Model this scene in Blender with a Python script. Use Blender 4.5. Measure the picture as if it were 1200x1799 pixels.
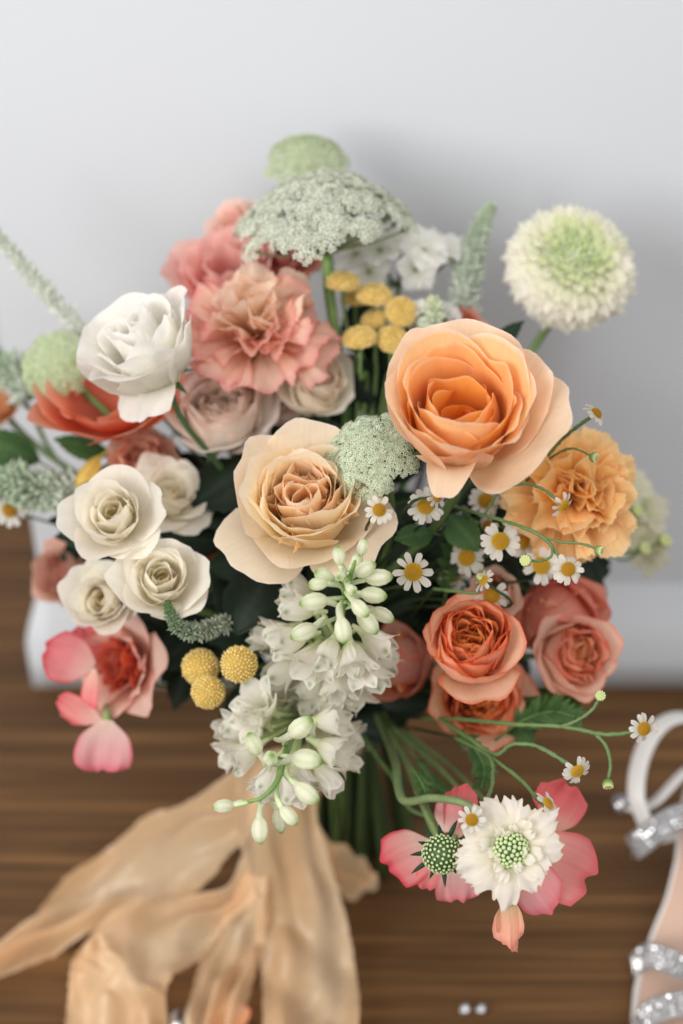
import bpy, math
import numpy as np
from mathutils import Matrix

# ------------------------------------------------------------------ camera, light, exposure
scene = bpy.context.scene
for o in list(bpy.data.objects):
    bpy.data.objects.remove(o, do_unlink=True)
PITCH = math.radians(36.0)
CAM = np.array([0.0, -0.895, 0.82])
FPX = 50.0 / 36.0 * 1799.0
camd = bpy.data.cameras.new("camera")
camd.lens = 50.0
camd.sensor_fit = 'VERTICAL'
camd.sensor_height = 36.0
camd.sensor_width = 24.0
camd.clip_start = 0.01
camd.clip_end = 100.0
camd.dof.use_dof = True
camd.dof.focus_distance = 0.725
camd.dof.aperture_fstop = 2.8
camo = bpy.data.objects.new("camera", camd)
scene.collection.objects.link(camo)
camo.location = CAM
camo.rotation_euler = (math.pi / 2 - PITCH, 0, 0)
scene.camera = camo

world = bpy.data.worlds.new("World")
scene.world = world
world.use_nodes = True
world.node_tree.nodes["Background"].inputs[0].default_value = (1.0, 1.0, 0.99, 1)
world.node_tree.nodes["Background"].inputs[1].default_value = 0.60

def area_light(name, loc, target, sx, sy, power, col):
    l = bpy.data.lights.new(name, 'AREA')
    l.shape = 'RECTANGLE'
    l.size, l.size_y, l.energy, l.color = sx, sy, power, col
    o = bpy.data.objects.new(name, l)
    scene.collection.objects.link(o)
    d = np.array(target, float) - np.array(loc, float)
    z = -d / np.linalg.norm(d)
    x = np.cross([0, 0, 1], z); x /= np.linalg.norm(x)
    y = np.cross(z, x)
    M = np.eye(4); M[:3, 0], M[:3, 1], M[:3, 2], M[:3, 3] = x, y, z, loc
    o.matrix_world = Matrix(M.tolist())
    return o
area_light("window_light", (-1.75, -1.9, 1.4), (0.0, -0.2, 0.3), 1.5, 1.4, 57.0, (1.0, 0.97, 0.92))
area_light("overhead_fill_light", (0.5, -1.7, 2.6), (0.05, -0.2, 0.3), 2.0, 2.0, 34.0, (1.0, 0.97, 0.92))  # added overhead fill, no window there; lifts the wall's shadow and the blooms

scene.view_settings.view_transform = 'Standard'
scene.view_settings.look = 'None'
scene.view_settings.exposure = 0.0
scene.view_settings.gamma = 1.0
scene.view_settings.use_curve_mapping = False
scene.render.engine = 'CYCLES'
scene.cycles.max_bounces = 8
scene.cycles.transmission_bounces = 6
scene.cycles.transparent_max_bounces = 8

# ------------------------------------------------------------------ vector helpers
def nrm(v):
    v = np.asarray(v, float)
    return v / (np.linalg.norm(v) + 1e-12)
cp, sp = math.cos(PITCH), math.sin(PITCH)
CF = np.array([0, cp, -sp]); CR = np.array([1.0, 0, 0]); CU = np.array([0, sp, cp])

def ray(px, py):
    return CF + (px - 600) / FPX * CR - (py - 899.5) / FPX * CU
def P(px, py, d):                      # photo pixel + depth along the view axis -> world point
    return CAM + d * ray(px, py)
def PZ(px, py, z=0.0):                 # photo pixel on the horizontal plane z
    r = ray(px, py)
    return CAM + r * ((z - CAM[2]) / r[2])
def PY(px, py, y=0.0):                 # photo pixel on the vertical plane y
    r = ray(px, py)
    return CAM + r * ((y - CAM[1]) / r[1])
def depth(p):
    return float(np.dot(np.asarray(p) - CAM, CF))
def S(px, d):
    return px * d / FPX
def fc(x, y, z):                       # direction: right, up, towards viewer
    return nrm(x * CR + y * CU - z * CF)
def frame(zdir, loc, roll=0.0, xhint=None):
    z = nrm(zdir)
    h = CR if xhint is None else np.asarray(xhint, float)
    if abs(np.dot(h, z)) > 0.95 * np.linalg.norm(h):
        h = CU
    x = nrm(h - np.dot(h, z) * z)
    y = np.cross(z, x)
    c, s = math.cos(roll), math.sin(roll)
    M = np.eye(4)
    M[:3, 0], M[:3, 1], M[:3, 2], M[:3, 3] = c * x + s * y, c * y - s * x, z, loc
    return M
def tr(x, y, z):
    M = np.eye(4); M[:3, 3] = (x, y, z); return M
def rz(a):
    c, s = math.cos(a), math.sin(a); M = np.eye(4); M[0, 0], M[0, 1], M[1, 0], M[1, 1] = c, -s, s, c; return M
def ry(a):
    c, s = math.cos(a), math.sin(a); M = np.eye(4); M[0, 0], M[0, 2], M[2, 0], M[2, 2] = c, s, -s, c; return M
def rx(a):
    c, s = math.cos(a), math.sin(a); M = np.eye(4); M[1, 1], M[1, 2], M[2, 1], M[2, 2] = c, -s, s, c; return M
def sc(s, sy=None, sz=None):
    return np.diag([s, s if sy is None else sy, s if sz is None else sz, 1.0])
def lin(r, g, b):
    def f(c):
        c /= 255.0
        return c / 12.92 if c <= 0.04045 else ((c + 0.055) / 1.055) ** 2.4
    return np.array([f(r), f(g), f(b)])
def xf(M, V):
    return V @ M[:3, :3].T + M[:3, 3]
def catmull(pts, n):
    pts = np.asarray(pts, float)
    if len(pts) == 2:
        t = np.linspace(0, 1, n)[:, None]
        return pts[0] * (1 - t) + pts[1] * t
    q = np.vstack([2 * pts[0] - pts[1], pts, 2 * pts[-1] - pts[-2]])
    out = []
    m = len(pts) - 1
    for s in np.linspace(0, m, n):
        i = min(int(s), m - 1); t = s - i
        a, b, c, d = q[i], q[i + 1], q[i + 2], q[i + 3]
        out.append(0.5 * (2 * b + (c - a) * t + (2 * a - 5 * b + 4 * c - d) * t * t + (3 * b - a - 3 * c + d) * t ** 3))
    return np.array(out)

# ------------------------------------------------------------------ mesh builder
class MB:
    def __init__(s):
        s.v, s.q, s.t, s.c, s.uv, s.n = [], [], [], [], [], 0
    def add(s, v, q=None, t=None, col=(0.5, 0.5, 0.5), uv=None, M=None):
        v = np.asarray(v, float)
        if M is not None: v = xf(M, v)
        col = np.asarray(col, float)
        if col.ndim == 1: col = np.tile(col, (len(v), 1))
        s.v.append(v); s.c.append(col)
        s.uv.append(np.zeros((len(v), 2)) if uv is None else uv)
        if q is not None and len(q): s.q.append(np.asarray(q, int) + s.n)
        if t is not None and len(t): s.t.append(np.asarray(t, int) + s.n)
        s.n += len(v)
        return s
    def join(s, o, M=None):
        for v, c, uv in zip(o.v, o.c, o.uv):
            s.v.append(v if M is None else xf(M, v)); s.c.append(c); s.uv.append(uv)
        for q in o.q: s.q.append(q + s.n)
        for t in o.t: s.t.append(t + s.n)
        s.n += o.n
        return s
    def mesh(s, name, mat, smooth=True, inv=None):
        v = np.vstack(s.v)
        if inv is not None: v = xf(inv, v)
        q = np.vstack(s.q) if s.q else np.zeros((0, 4), int)
        t = np.vstack(s.t) if s.t else np.zeros((0, 3), int)
        me = bpy.data.meshes.new(name)
        me.vertices.add(len(v)); me.vertices.foreach_set("co", v.astype(np.float32).ravel())
        loops = np.concatenate([q.ravel(), t.ravel()])
        me.loops.add(len(loops)); me.loops.foreach_set("vertex_index", loops.astype(np.int32))
        nq, nt = len(q), len(t)
        tot = np.concatenate([np.full(nq, 4), np.full(nt, 3)]).astype(np.int32)
        start = np.concatenate([[0], np.cumsum(tot)[:-1]]).astype(np.int32)
        me.polygons.add(nq + nt)
        me.polygons.foreach_set("loop_start", start)
        me.polygons.foreach_set("loop_total", tot)
        me.update(calc_edges=True)
        me.polygons.foreach_set("use_smooth", np.full(nq + nt, bool(smooth)))
        a = me.attributes.new("pc", 'FLOAT_COLOR', 'POINT')
        c = np.hstack([np.clip(np.vstack(s.c), 0, 1), np.ones((len(v), 1))])
        a.data.foreach_set("color", c.astype(np.float32).ravel())
        ul = me.uv_layers.new(name="uv")
        uv = np.vstack(s.uv)[loops]
        ul.data.foreach_set("uv", uv.astype(np.float32).ravel())
        me.materials.append(MATS[mat])
        return me

def grid_quads(nt, nu, close=False):
    i = np.arange(nt - 1)[:, None]; j = np.arange(nu if close else nu - 1)[None, :]
    j2 = (j + 1) % nu
    return np.stack([i * nu + j, i * nu + j2, (i + 1) * nu + j2, (i + 1) * nu + j], -1).reshape(-1, 4)

WM = {}
def link(o):
    scene.collection.objects.link(o); return o
def thing(name, label, cat, group=None, M=None):
    o = link(bpy.data.objects.new(name, None))
    o.empty_display_size = 0.01
    M = np.eye(4) if M is None else M
    o.matrix_basis = Matrix(M.tolist()); WM[o.name] = M
    o["label"] = label; o["category"] = cat
    if group: o["group"] = group
    return o
def part(name, me, parent, local=None, kind=None, world=None, label=None):
    o = link(bpy.data.objects.new(name, me))
    o.parent = parent
    if world is not None:
        L = np.linalg.inv(WM[parent.name]) @ world
    else:
        L = np.eye(4) if local is None else local
    o.matrix_basis = Matrix(L.tolist()); WM[o.name] = WM[parent.name] @ L
    if kind: o["kind"] = kind
    if label: o["label"] = label
    return o
def wpart(name, mb, mat, parent, kind=None, smooth=True):        # mesh given in world coordinates
    return part(name, mb.mesh(name, mat, smooth, np.linalg.inv(WM[parent.name])), parent, None, kind)
def structure(name, me, parent=None):
    o = link(bpy.data.objects.new(name, me)); WM[o.name] = np.eye(4)
    if parent is None: o["kind"] = "structure"
    else: o.parent = parent
    return o

# ------------------------------------------------------------------ materials
MATS = {}
def nodes(name):
    m = bpy.data.materials.new(name); m.use_nodes = True
    nt = m.node_tree; nt.nodes.clear()
    MATS[name] = m
    N = lambda t: nt.nodes.new(t)
    out = N("ShaderNodeOutputMaterial")
    return nt, N, out
def attr_material(name, rough=0.55, spec=0.25, transl=0.3, tsat=1.15, vein=0.12, vscale=(26, 2.2), var=0.10, sheen=0.0):
    nt, N, out = nodes(name); L = nt.links.new
    at = N("ShaderNodeAttribute"); at.attribute_name = "pc"
    uv = N("ShaderNodeUVMap"); uv.uv_map = "uv"
    mp = N("ShaderNodeMapping"); mp.inputs["Scale"].default_value = (vscale[0], vscale[1], 1)
    oi = N("ShaderNodeObjectInfo")
    L(uv.outputs[0], mp.inputs[0]); L(oi.outputs["Random"], mp.inputs["Location"])
    nz = N("ShaderNodeTexNoise"); nz.inputs["Scale"].default_value = 1.0; nz.inputs["Detail"].default_value = 3.0
    L(mp.outputs[0], nz.inputs["Vector"])
    tc = N("ShaderNodeTexCoord")
    n2 = N("ShaderNodeTexNoise"); n2.inputs["Scale"].default_value = 160.0; n2.inputs["Detail"].default_value = 2.0
    L(tc.outputs["Object"], n2.inputs["Vector"])
    ad = N("ShaderNodeMath"); ad.operation = 'ADD'; L(nz.outputs[0], ad.inputs[0]); L(n2.outputs[0], ad.inputs[1])
    mr = N("ShaderNodeMapRange"); L(ad.outputs[0], mr.inputs[0])
    mr.inputs[1].default_value = 0.6; mr.inputs[2].default_value = 1.4
    mr.inputs[3].default_value = 1.0 - var; mr.inputs[4].default_value = 1.0 + var
    mu = N("ShaderNodeVectorMath"); mu.operation = 'SCALE'
    L(at.outputs["Color"], mu.inputs[0]); L(mr.outputs[0], mu.inputs["Scale"])
    bp = N("ShaderNodeBump"); bp.inputs["Strength"].default_value = vein; bp.inputs["Distance"].default_value = 0.0006
    L(nz.outputs[0], bp.inputs["Height"])
    pb = N("ShaderNodeBsdfPrincipled")
    L(mu.outputs[0], pb.inputs["Base Color"]); L(bp.outputs[0], pb.inputs["Normal"])
    pb.inputs["Roughness"].default_value = rough
    pb.inputs["Specular IOR Level"].default_value = spec
    if sheen: pb.inputs["Sheen Weight"].default_value = sheen
    if transl > 0:
        hs = N("ShaderNodeHueSaturation"); hs.inputs["Saturation"].default_value = tsat
        L(mu.outputs[0], hs.inputs["Color"])
        tb = N("ShaderNodeBsdfTranslucent"); L(hs.outputs[0], tb.inputs[0])
        mx = N("ShaderNodeMixShader"); mx.inputs[0].default_value = transl
        L(pb.outputs[0], mx.inputs[1]); L(tb.outputs[0], mx.inputs[2]); L(mx.outputs[0], out.inputs[0])
    else:
        L(pb.outputs[0], out.inputs[0])
attr_material("petal", 0.62, 0.12, 0.50, 1.2, 0.35, (70, 2.0), 0.05)
attr_material("carnation", 0.7, 0.1, 0.48, 1.15, 0.3, (40, 2.0), 0.10)
attr_material("leaf", 0.5, 0.25, 0.14, 1.2, 0.5, (9, 9), 0.22)
attr_material("stem", 0.5, 0.35, 0.0, 1.0, 0.2, (6, 30), 0.22)
attr_material("grain", 0.75, 0.15, 0.12, 1.1, 0.0, (6, 6), 0.10)
attr_material("matte", 0.7, 0.2, 0.0, 1.0, 0.0, (6, 6), 0.05)
attr_material("silk", 0.27, 0.6, 0.40, 1.05, 0.35, (16, 34), 0.05, 0.5)
def sheer(name, k):
    nt = MATS[name].node_tree; out = [n for n in nt.nodes if n.type == "OUTPUT_MATERIAL"][0]
    src = out.inputs[0].links[0].from_socket
    tp = nt.nodes.new("ShaderNodeBsdfTransparent"); mx = nt.nodes.new("ShaderNodeMixShader"); mx.inputs[0].default_value = k
    nt.links.new(src, mx.inputs[1]); nt.links.new(tp.outputs[0], mx.inputs[2]); nt.links.new(mx.outputs[0], out.inputs[0])
sheer("silk", 0.30)
attr_material("satin", 0.35, 0.4, 0.05, 1.0, 0.1, (60, 60), 0.03, 0.2)

def simple(name, col, rough=0.5, metal=0.0, spec=0.4, trans=0.0, ior=1.5, bump=None, var=0.0, nscale=8.0):
    nt, N, out = nodes(name); L = nt.links.new
    pb = N("ShaderNodeBsdfPrincipled"); L(pb.outputs[0], out.inputs[0])
    pb.inputs["Base Color"].default_value = (*col, 1)
    pb.inputs["Roughness"].default_value = rough; pb.inputs["Metallic"].default_value = metal
    pb.inputs["Specular IOR Level"].default_value = spec
    pb.inputs["Transmission Weight"].default_value = trans; pb.inputs["IOR"].default_value = ior
    tc = N("ShaderNodeTexCoord")
    nz = N("ShaderNodeTexNoise"); nz.inputs["Scale"].default_value = nscale; nz.inputs["Detail"].default_value = 5
    L(tc.outputs["Object"], nz.inputs["Vector"])
    if var:
        mr = N("ShaderNodeMix"); mr.data_type = 'RGBA'
        mr.inputs[6].default_value = (*(np.array(col) * (1 - var)), 1); mr.inputs[7].default_value = (*np.clip(np.array(col) * (1 + var), 0, 1), 1)
        L(nz.outputs[0], mr.inputs[0]); L(mr.outputs[2], pb.inputs["Base Color"])
    if bump:
        n2 = N("ShaderNodeTexNoise"); n2.inputs["Scale"].default_value = bump[0]; n2.inputs["Detail"].default_value = 4
        L(tc.outputs["Object"], n2.inputs["Vector"])
        bp = N("ShaderNodeBump"); bp.inputs["Strength"].default_value = bump[1]; bp.inputs["Distance"].default_value = 0.001
        L(n2.outputs[0], bp.inputs["Height"]); L(bp.outputs[0], pb.inputs["Normal"])
simple("wall_paint", (0.635, 0.67, 0.725), 0.6, bump=(120, 0.15), var=0.015, nscale=3)
simple("gloss_paint", (0.635, 0.67, 0.72), 0.5, var=0.01)
simple("crystal", (0.86, 0.87, 0.90), 0.08, 1.0, 0.8, 0.0, 1.8)
simple("silver", (0.52, 0.52, 0.54), 0.25, 1.0)
simple("insole", tuple(lin(196, 165, 148)), 0.45, var=0.06, nscale=40)
simple("dark_sole", (0.30, 0.27, 0.25), 0.6)

def wood():
    nt, N, out = nodes("oak_floor"); L = nt.links.new
    tc = N("ShaderNodeTexCoord"); oi = N("ShaderNodeObjectInfo")
    cb = N("ShaderNodeCombineXYZ")
    m1 = N("ShaderNodeMath"); m1.operation = 'MULTIPLY'; m1.inputs[1].default_value = 37.0
    L(oi.outputs["Random"], m1.inputs[0]); L(m1.outputs[0], cb.inputs[0]); L(m1.outputs[0], cb.inputs[1])
    ad = N("ShaderNodeVectorMath"); ad.operation = 'ADD'; L(tc.outputs["Object"], ad.inputs[0]); L(cb.outputs[0], ad.inputs[1])
    def noise(sx, sy, det, dist=0.0):
        mp = N("ShaderNodeMapping"); mp.inputs["Scale"].default_value = (sx, sy, 1); L(ad.outputs[0], mp.inputs[0])
        nz = N("ShaderNodeTexNoise"); nz.inputs["Scale"].default_value = 1; nz.inputs["Detail"].default_value = det
        nz.inputs["Distortion"].default_value = dist
        L(mp.outputs[0], nz.inputs["Vector"]); return nz
    a = noise(2.6, 95, 6, 0.5); b = noise(7, 330, 4); c = noise(3.0, 16, 3, 0.8)
    r1 = N("ShaderNodeValToRGB"); L(a.outputs[0], r1.inputs[0])
    e = r1.color_ramp.elements
    e[0].position = 0.25; e[0].color = (*lin(74, 50, 29), 1)
    e[1].position = 0.78; e[1].color = (*lin(142, 103, 64), 1)
    k = r1.color_ramp.elements.new(0.5); k.color = (*lin(102, 72, 43), 1)
    mx = N("ShaderNodeMix"); mx.data_type = 'RGBA'; mx.blend_type = 'MULTIPLY'; mx.inputs[0].default_value = 1.0
    mr = N("ShaderNodeMapRange"); L(b.outputs[0], mr.inputs[0]); mr.inputs[1].default_value = .3; mr.inputs[2].default_value = .7
    mr.inputs[3].default_value = 0.74; mr.inputs[4].default_value = 1.12
    L(r1.outputs[0], mx.inputs[6]); L(mr.outputs[0], mx.inputs[7])
    m2 = N("ShaderNodeMix"); m2.data_type = 'RGBA'; m2.blend_type = 'MULTIPLY'; m2.inputs[0].default_value = 1.0
    mr2 = N("ShaderNodeMapRange"); L(c.outputs[0], mr2.inputs[0]); mr2.inputs[1].default_value = .35; mr2.inputs[2].default_value = .65
    mr2.inputs[3].default_value = 0.76; mr2.inputs[4].default_value = 1.12
    L(mx.outputs[2], m2.inputs[6]); L(mr2.outputs[0], m2.inputs[7])
    pb = N("ShaderNodeBsdfPrincipled"); L(m2.outputs[2], pb.inputs["Base Color"])
    pb.inputs["Roughness"].default_value = 0.5; pb.inputs["Specular IOR Level"].default_value = 0.22
    bp = N("ShaderNodeBump"); bp.inputs["Strength"].default_value = 0.35; bp.inputs["Distance"].default_value = 0.001
    L(b.outputs[0], bp.inputs["Height"]); L(bp.outputs[0], pb.inputs["Normal"]); L(pb.outputs[0], out.inputs[0])
wood()

# ------------------------------------------------------------------ shape primitives
def box(mb, lo, hi, col=(.5, .5, .5), bev=0.0):
    x0, y0, z0 = lo; x1, y1, z1 = hi
    if bev <= 0:
        v = [(x, y, z) for z in (z0, z1) for y in (y0, y1) for x in (x0, x1)]
        q = [(0, 2, 3, 1), (4, 5, 7, 6), (0, 1, 5, 4), (1, 3, 7, 5), (3, 2, 6, 7), (2, 0, 4, 6)]
        mb.add(v, q, col=col); return
    b = bev
    v = []
    for (z, i) in ((z0, 0), (z1 - b, 0), (z1, b)):
        v += [(x0 + i, y0 + i, z), (x1 - i, y0 + i, z), (x1 - i, y1 - i, z), (x0 + i, y1 - i, z)]
    q = []
    for r in (0, 4):
        for k in range(4):
            q.append((r + k, r + (k + 1) % 4, r + 4 + (k + 1) % 4, r + 4 + k))
    q += [(8, 9, 10, 11), (3, 2, 1, 0)]
    mb.add(v, q, col=col)

def tube(mb, pts, rad, sides=7, col=(.1, .3, .1), col2=None, cap=True):
    pts = np.asarray(pts, float); n = len(pts)
    rad = np.interp(np.linspace(0, 1, n), np.linspace(0, 1, len(np.atleast_1d(rad))), np.atleast_1d(rad))
    tg = np.gradient(pts, axis=0)
    tg /= np.linalg.norm(tg, axis=1)[:, None] + 1e-12
    x = np.cross(tg[0], [0.3, 0.2, 1.0]); x = nrm(x)
    ang = np.linspace(0, 2 * math.pi, sides, endpoint=False)
    V = []
    for i in range(n):
        x = nrm(x - np.dot(x, tg[i]) * tg[i]); y = np.cross(tg[i], x)
        V.append(pts[i] + rad[i] * (np.cos(ang)[:, None] * x + np.sin(ang)[:, None] * y))
    V = np.vstack(V)
    col = np.asarray(col, float)
    if col2 is not None:
        f = np.repeat(np.linspace(0, 1, n), sides)[:, None]
        C = col * (1 - f) + np.asarray(col2) * f
    else:
        C = col
    uv = np.stack([np.tile(np.arange(sides) / sides, n), np.repeat(np.linspace(0, 1, n), sides)], 1)
    t = []
    if cap:
        t = [(0, k + 1, k) for k in range(1, sides - 1)]
        b = (n - 1) * sides
        t += [(b, b + k, b + k + 1) for k in range(1, sides - 1)]
    mb.add(V, grid_quads(n, sides, True), t, C, uv)

def lathe(mb, prof, sides=12, cols=None, M=None, ribs=0, ribamp=0.0):
    prof = np.asarray(prof, float); n = len(prof)
    a = np.linspace(0, 2 * math.pi, sides, endpoint=False)
    rr = 1.0 + ribamp * np.cos(ribs * a)
    V = np.stack([prof[:, 0:1] * (np.cos(a) * rr)[None], prof[:, 0:1] * (np.sin(a) * rr)[None], np.tile(prof[:, 1:2], (1, sides))], -1).reshape(-1, 3)
    C = np.repeat(np.asarray(cols, float), sides, 0) if cols is not None and np.ndim(cols) == 2 else (cols if cols is not None else (.5, .5, .5))
    uv = np.stack([np.tile(np.arange(sides) / sides, n), np.repeat(np.linspace(0, 1, n), sides)], 1)
    mb.add(V, grid_quads(n, sides, True), None, C, uv, M)

WS = {
    'rose': ([0, .12, .3, .55, .8, 1.0, 1.25], [.16, .36, .66, .94, 1.0, .90, .72]),
    'fan': ([0, .2, .5, .8, 1.0, 1.25], [.06, .16, .48, .86, 1.0, 1.05]),
    'strap': ([0, .15, .5, .8, 1.0, 1.2], [.35, .7, 1, .98, .62, .3]),
    'ovate': ([0, .06, .2, .4, .6, .8, .9, .96, 1.2], [.0, .3, .86, 1.05, .96, .62, .26, .0, .0]),
    'sepal': ([0, .15, .45, .75, .92, 1.0, 1.2], [.22, .5, .95, .96, .70, .44, .2]),
    'wide': ([0, .1, .3, .6, .85, 1.0, 1.25], [.12, .42, .85, 1.0, .92, .66, .5]),
    'lance': ([0, .1, .3, .6, .85, 1.0, 1.2], [.3, .8, 1, .8, .4, .05, 0]),
}
def _smooth(tab):
    x = np.linspace(0, 1.3, 131); y = np.interp(x, *tab)
    k = np.hanning(31); k /= k.sum()
    ys = np.convolve(np.pad(y, 15, mode='edge'), k, 'valid')
    return x, ys
WS = {k_: _smooth(t_) for k_, t_ in WS.items()}
def pet(L, W, prof, cols, r0=0.0, k=1.0, rnd=0.25, pw=2.5, ws='rose', curl=0.0, tip=0.0, ruf=0.0, rf=3.0, rp=2.0,
        ser=0.0, sn=8.0, notch=0.0, spiral=0.0, cup=0.0, nt=12, nu=11, seed=0, nz=0.03, rimw=0.10, twist=0.0, rmin=0.22, wr=0.008, st=0.05):
    rg = np.random.default_rng(seed)
    tf = np.linspace(0, 1.3, 79)
    a = np.radians(np.interp(tf, np.linspace(0, 1, len(prof)), prof))
    a = np.convolve(np.pad(a, 4, mode='edge'), np.ones(9) / 9, 'valid')
    ds = L * (tf[1] - tf[0])
    rf_ = r0 + np.concatenate([[0], np.cumsum(np.cos(a[:-1]) * ds)])
    zf = np.concatenate([[0], np.cumsum(np.sin(a[:-1]) * ds)])
    t = np.linspace(0, 1, nt) ** 0.92; u = np.linspace(-1, 1, nu)
    T, U = np.meshgrid(t, u, indexing='ij')
    eff = 1 - rnd * np.abs(U) ** pw - notch * np.exp(-(U / 0.2) ** 2)
    eff += nz * (np.sin(U * rg.uniform(2, 4) + rg.uniform(0, 6)) + 0.5 * np.sin(U * rg.uniform(5, 9) + rg.uniform(0, 6)))
    if ser:
        jag = (np.abs(((U * sn + rg.uniform(0, 1)) % 1.0) - 0.5) * 2 - 0.5) + 0.6 * np.sin(U * sn * 2.3 + rg.uniform(0, 6)) * 0.5
        eff += ser * jag * T ** 4
    TT = np.clip(T * eff, 0, 1.29)
    R_ = np.interp(TT, tf, rf_); Z_ = np.interp(TT, tf, zf); A = np.interp(TT, tf, a)
    w = np.interp(TT, *WS[ws])
    X = U * W / 2 * w
    rho = np.maximum(k * R_, W * rmin) if k < 20 else np.full_like(R_, 1e3)
    th = np.clip(X / rho, -2.7, 2.7)
    disp = curl * W * np.abs(U) ** 3 * TT + tip * L * np.clip(TT - 0.7, 0, 1) ** 2 * 6
    if ruf:
        ph = rg.uniform(0, 6.28)
        disp = disp + ruf * W * TT ** rp * (np.sin(U * rf * math.pi + ph + 1.2 * TT) + 0.45 * np.sin(U * rf * 1.9 * math.pi + ph * 2 + 2 * TT))
    disp = disp - cup * W * (U * w) ** 2
    disp = disp + nz * 0.5 * W * TT * np.sin(3.1 * U + rg.uniform(0, 6)) * np.sin(4 * TT + rg.uniform(0, 6))
    disp = disp + wr * W * TT ** 1.5 * (np.sin(U * rg.uniform(7, 10) + rg.uniform(0, 6) + 2 * TT) + .7 * np.sin(U * rg.uniform(13, 18) + rg.uniform(0, 6)))
    rad = R_ - rho * (1 - np.cos(th)) + np.sin(A) * np.cos(th) * disp + spiral * X
    tan = rho * np.sin(th) + np.sin(A) * np.sin(th) * disp
    z = Z_ - np.cos(A) * disp
    if twist:
        z = z + twist * X * TT
    V = np.stack([rad, tan, z], -1).reshape(-1, 3)
    base, mid, tipc, rim = [np.asarray(c, float) for c in cols]
    q = TT[..., None]
    C = np.where(q < 0.5, base + (mid - base) * np.clip(q / 0.5, 0, 1), mid + (tipc - mid) * np.clip((q - 0.5) / 0.5, 0, 1))
    e = np.maximum(np.abs(U), T)
    g = np.clip((e - (1 - rimw)) / max(rimw, 1e-3), 0, 1)[..., None] * np.clip(TT * 2.2, 0, 1)[..., None]
    C = C * (1 - g) + rim * g
    sk_ = np.sin(U * rg.uniform(20, 26) + rg.uniform(0, 6)) + np.sin(U * rg.uniform(36, 44) + rg.uniform(0, 6)) + .8 * np.sin(U * 9 + TT * 7 + rg.uniform(0, 6))
    C = C * (1 + rg.uniform(-0.04, 0.04)) * (1 - st * .5 * (1 + sk_ / 2.8)[..., None] * np.array([.25, 1.0, 1.0]))
    uv = np.stack([U * 0.5 + 0.5, T], -1).reshape(-1, 2)
    mb = MB(); mb.add(V, grid_quads(nt, nu), None, C.reshape(-1, 3), uv)
    return mb

def bump_dome(mb, c, n, r, h, col, coltop):
    n = nrm(n); x = nrm(np.cross(n, [0.31, 0.77, 0.55])); y = np.cross(n, x)
    a = np.arange(6) * math.pi / 3
    ring = np.cos(a)[:, None] * x + np.sin(a)[:, None] * y
    V = np.vstack([c - n * h * .2 + ring * r, c + n * h * 0.6 + ring * r * 0.72, c + n * h])
    q = [(k, (k + 1) % 6, 6 + (k + 1) % 6, 6 + k) for k in range(6)]
    t = [(6 + k, 6 + (k + 1) % 6, 12) for k in range(6)]
    C = np.vstack([np.tile(col, (6, 1)), np.tile((np.asarray(col) + coltop) / 2, (6, 1)), coltop])
    mb.add(V, q, t, C)

def ell_prof(r, h, n=9, z0=0.0, p=1.0):
    a = np.linspace(-math.pi / 2, math.pi / 2, n)
    return np.stack([np.maximum(r * np.cos(a) ** p, 1e-5), z0 + h / 2 + h / 2 * np.sin(a)], 1)

# ------------------------------------------------------------------ setting: floor, wall, skirting
FOOT = PZ(590, 1492, 0.0)
BIND = FOOT + np.array([0.0, 0.0, 0.165])

floor_mb = MB(); box(floor_mb, (-3.0, -2.4, -0.05), (3.0, 2.6, -0.0125), lin(40, 28, 20))
floor = structure("floor", floor_mb.mesh("floor", "matte"))
PW = 0.142
pl = MB(); box(pl, (-0.649, 0.0007, -0.012), (0.649, PW - 0.0007, 0.0), lin(110, 80, 55), 0.0009)
plank_me = pl.mesh("plank", "oak_floor", False)
rg = np.random.default_rng(5)
for j in range(-9, 13):
    off = rg.uniform(-.3, .3)
    for i in range(-2, 3):
        o = structure("plank", plank_me, floor)
        o.location = (off + i * 1.3, -0.205 + j * PW, 0)

CORN = float(PY(70, 1010, 0.0)[0])
wm = MB()
box(wm, (CORN, 0.0, -0.01), (2.2, 0.14, 2.3))
wall = structure("wall", wm.mesh("wall", "wall_paint", False))
bw = MB(); box(bw, (-3.0, 0.30, -0.01), (2.2, 0.40, 2.3))
structure("far_wall", bw.mesh("far_wall", "wall_paint", False))
sk = [(0.0, 0.0), (0.0150, 0.0), (0.0152, 0.030), (0.0150, 0.046), (0.0130, 0.058), (0.0095, 0.070), (0.0055, 0.082), (0.0020, 0.093), (0.0, 0.100)]
s = MB()
path = [(2.19, 0.0, 0, -1), (CORN + .006, 0.0, 0, -1), (CORN, 0.0, -1, -1), (CORN, 0.006, -1, 0), (CORN, 0.14, -1, 0)]
V = []
for (x, y, nx, ny) in path:
    for (d, z) in sk:
        V.append((x + nx * (d + .001), y + ny * (d + .001), z))
s.add(V, grid_quads(5, len(sk)), None, (.8, .8, .8))
skm = s.mesh("skirting_board", "gloss_paint", True)
structure("skirting_board", skm)

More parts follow.
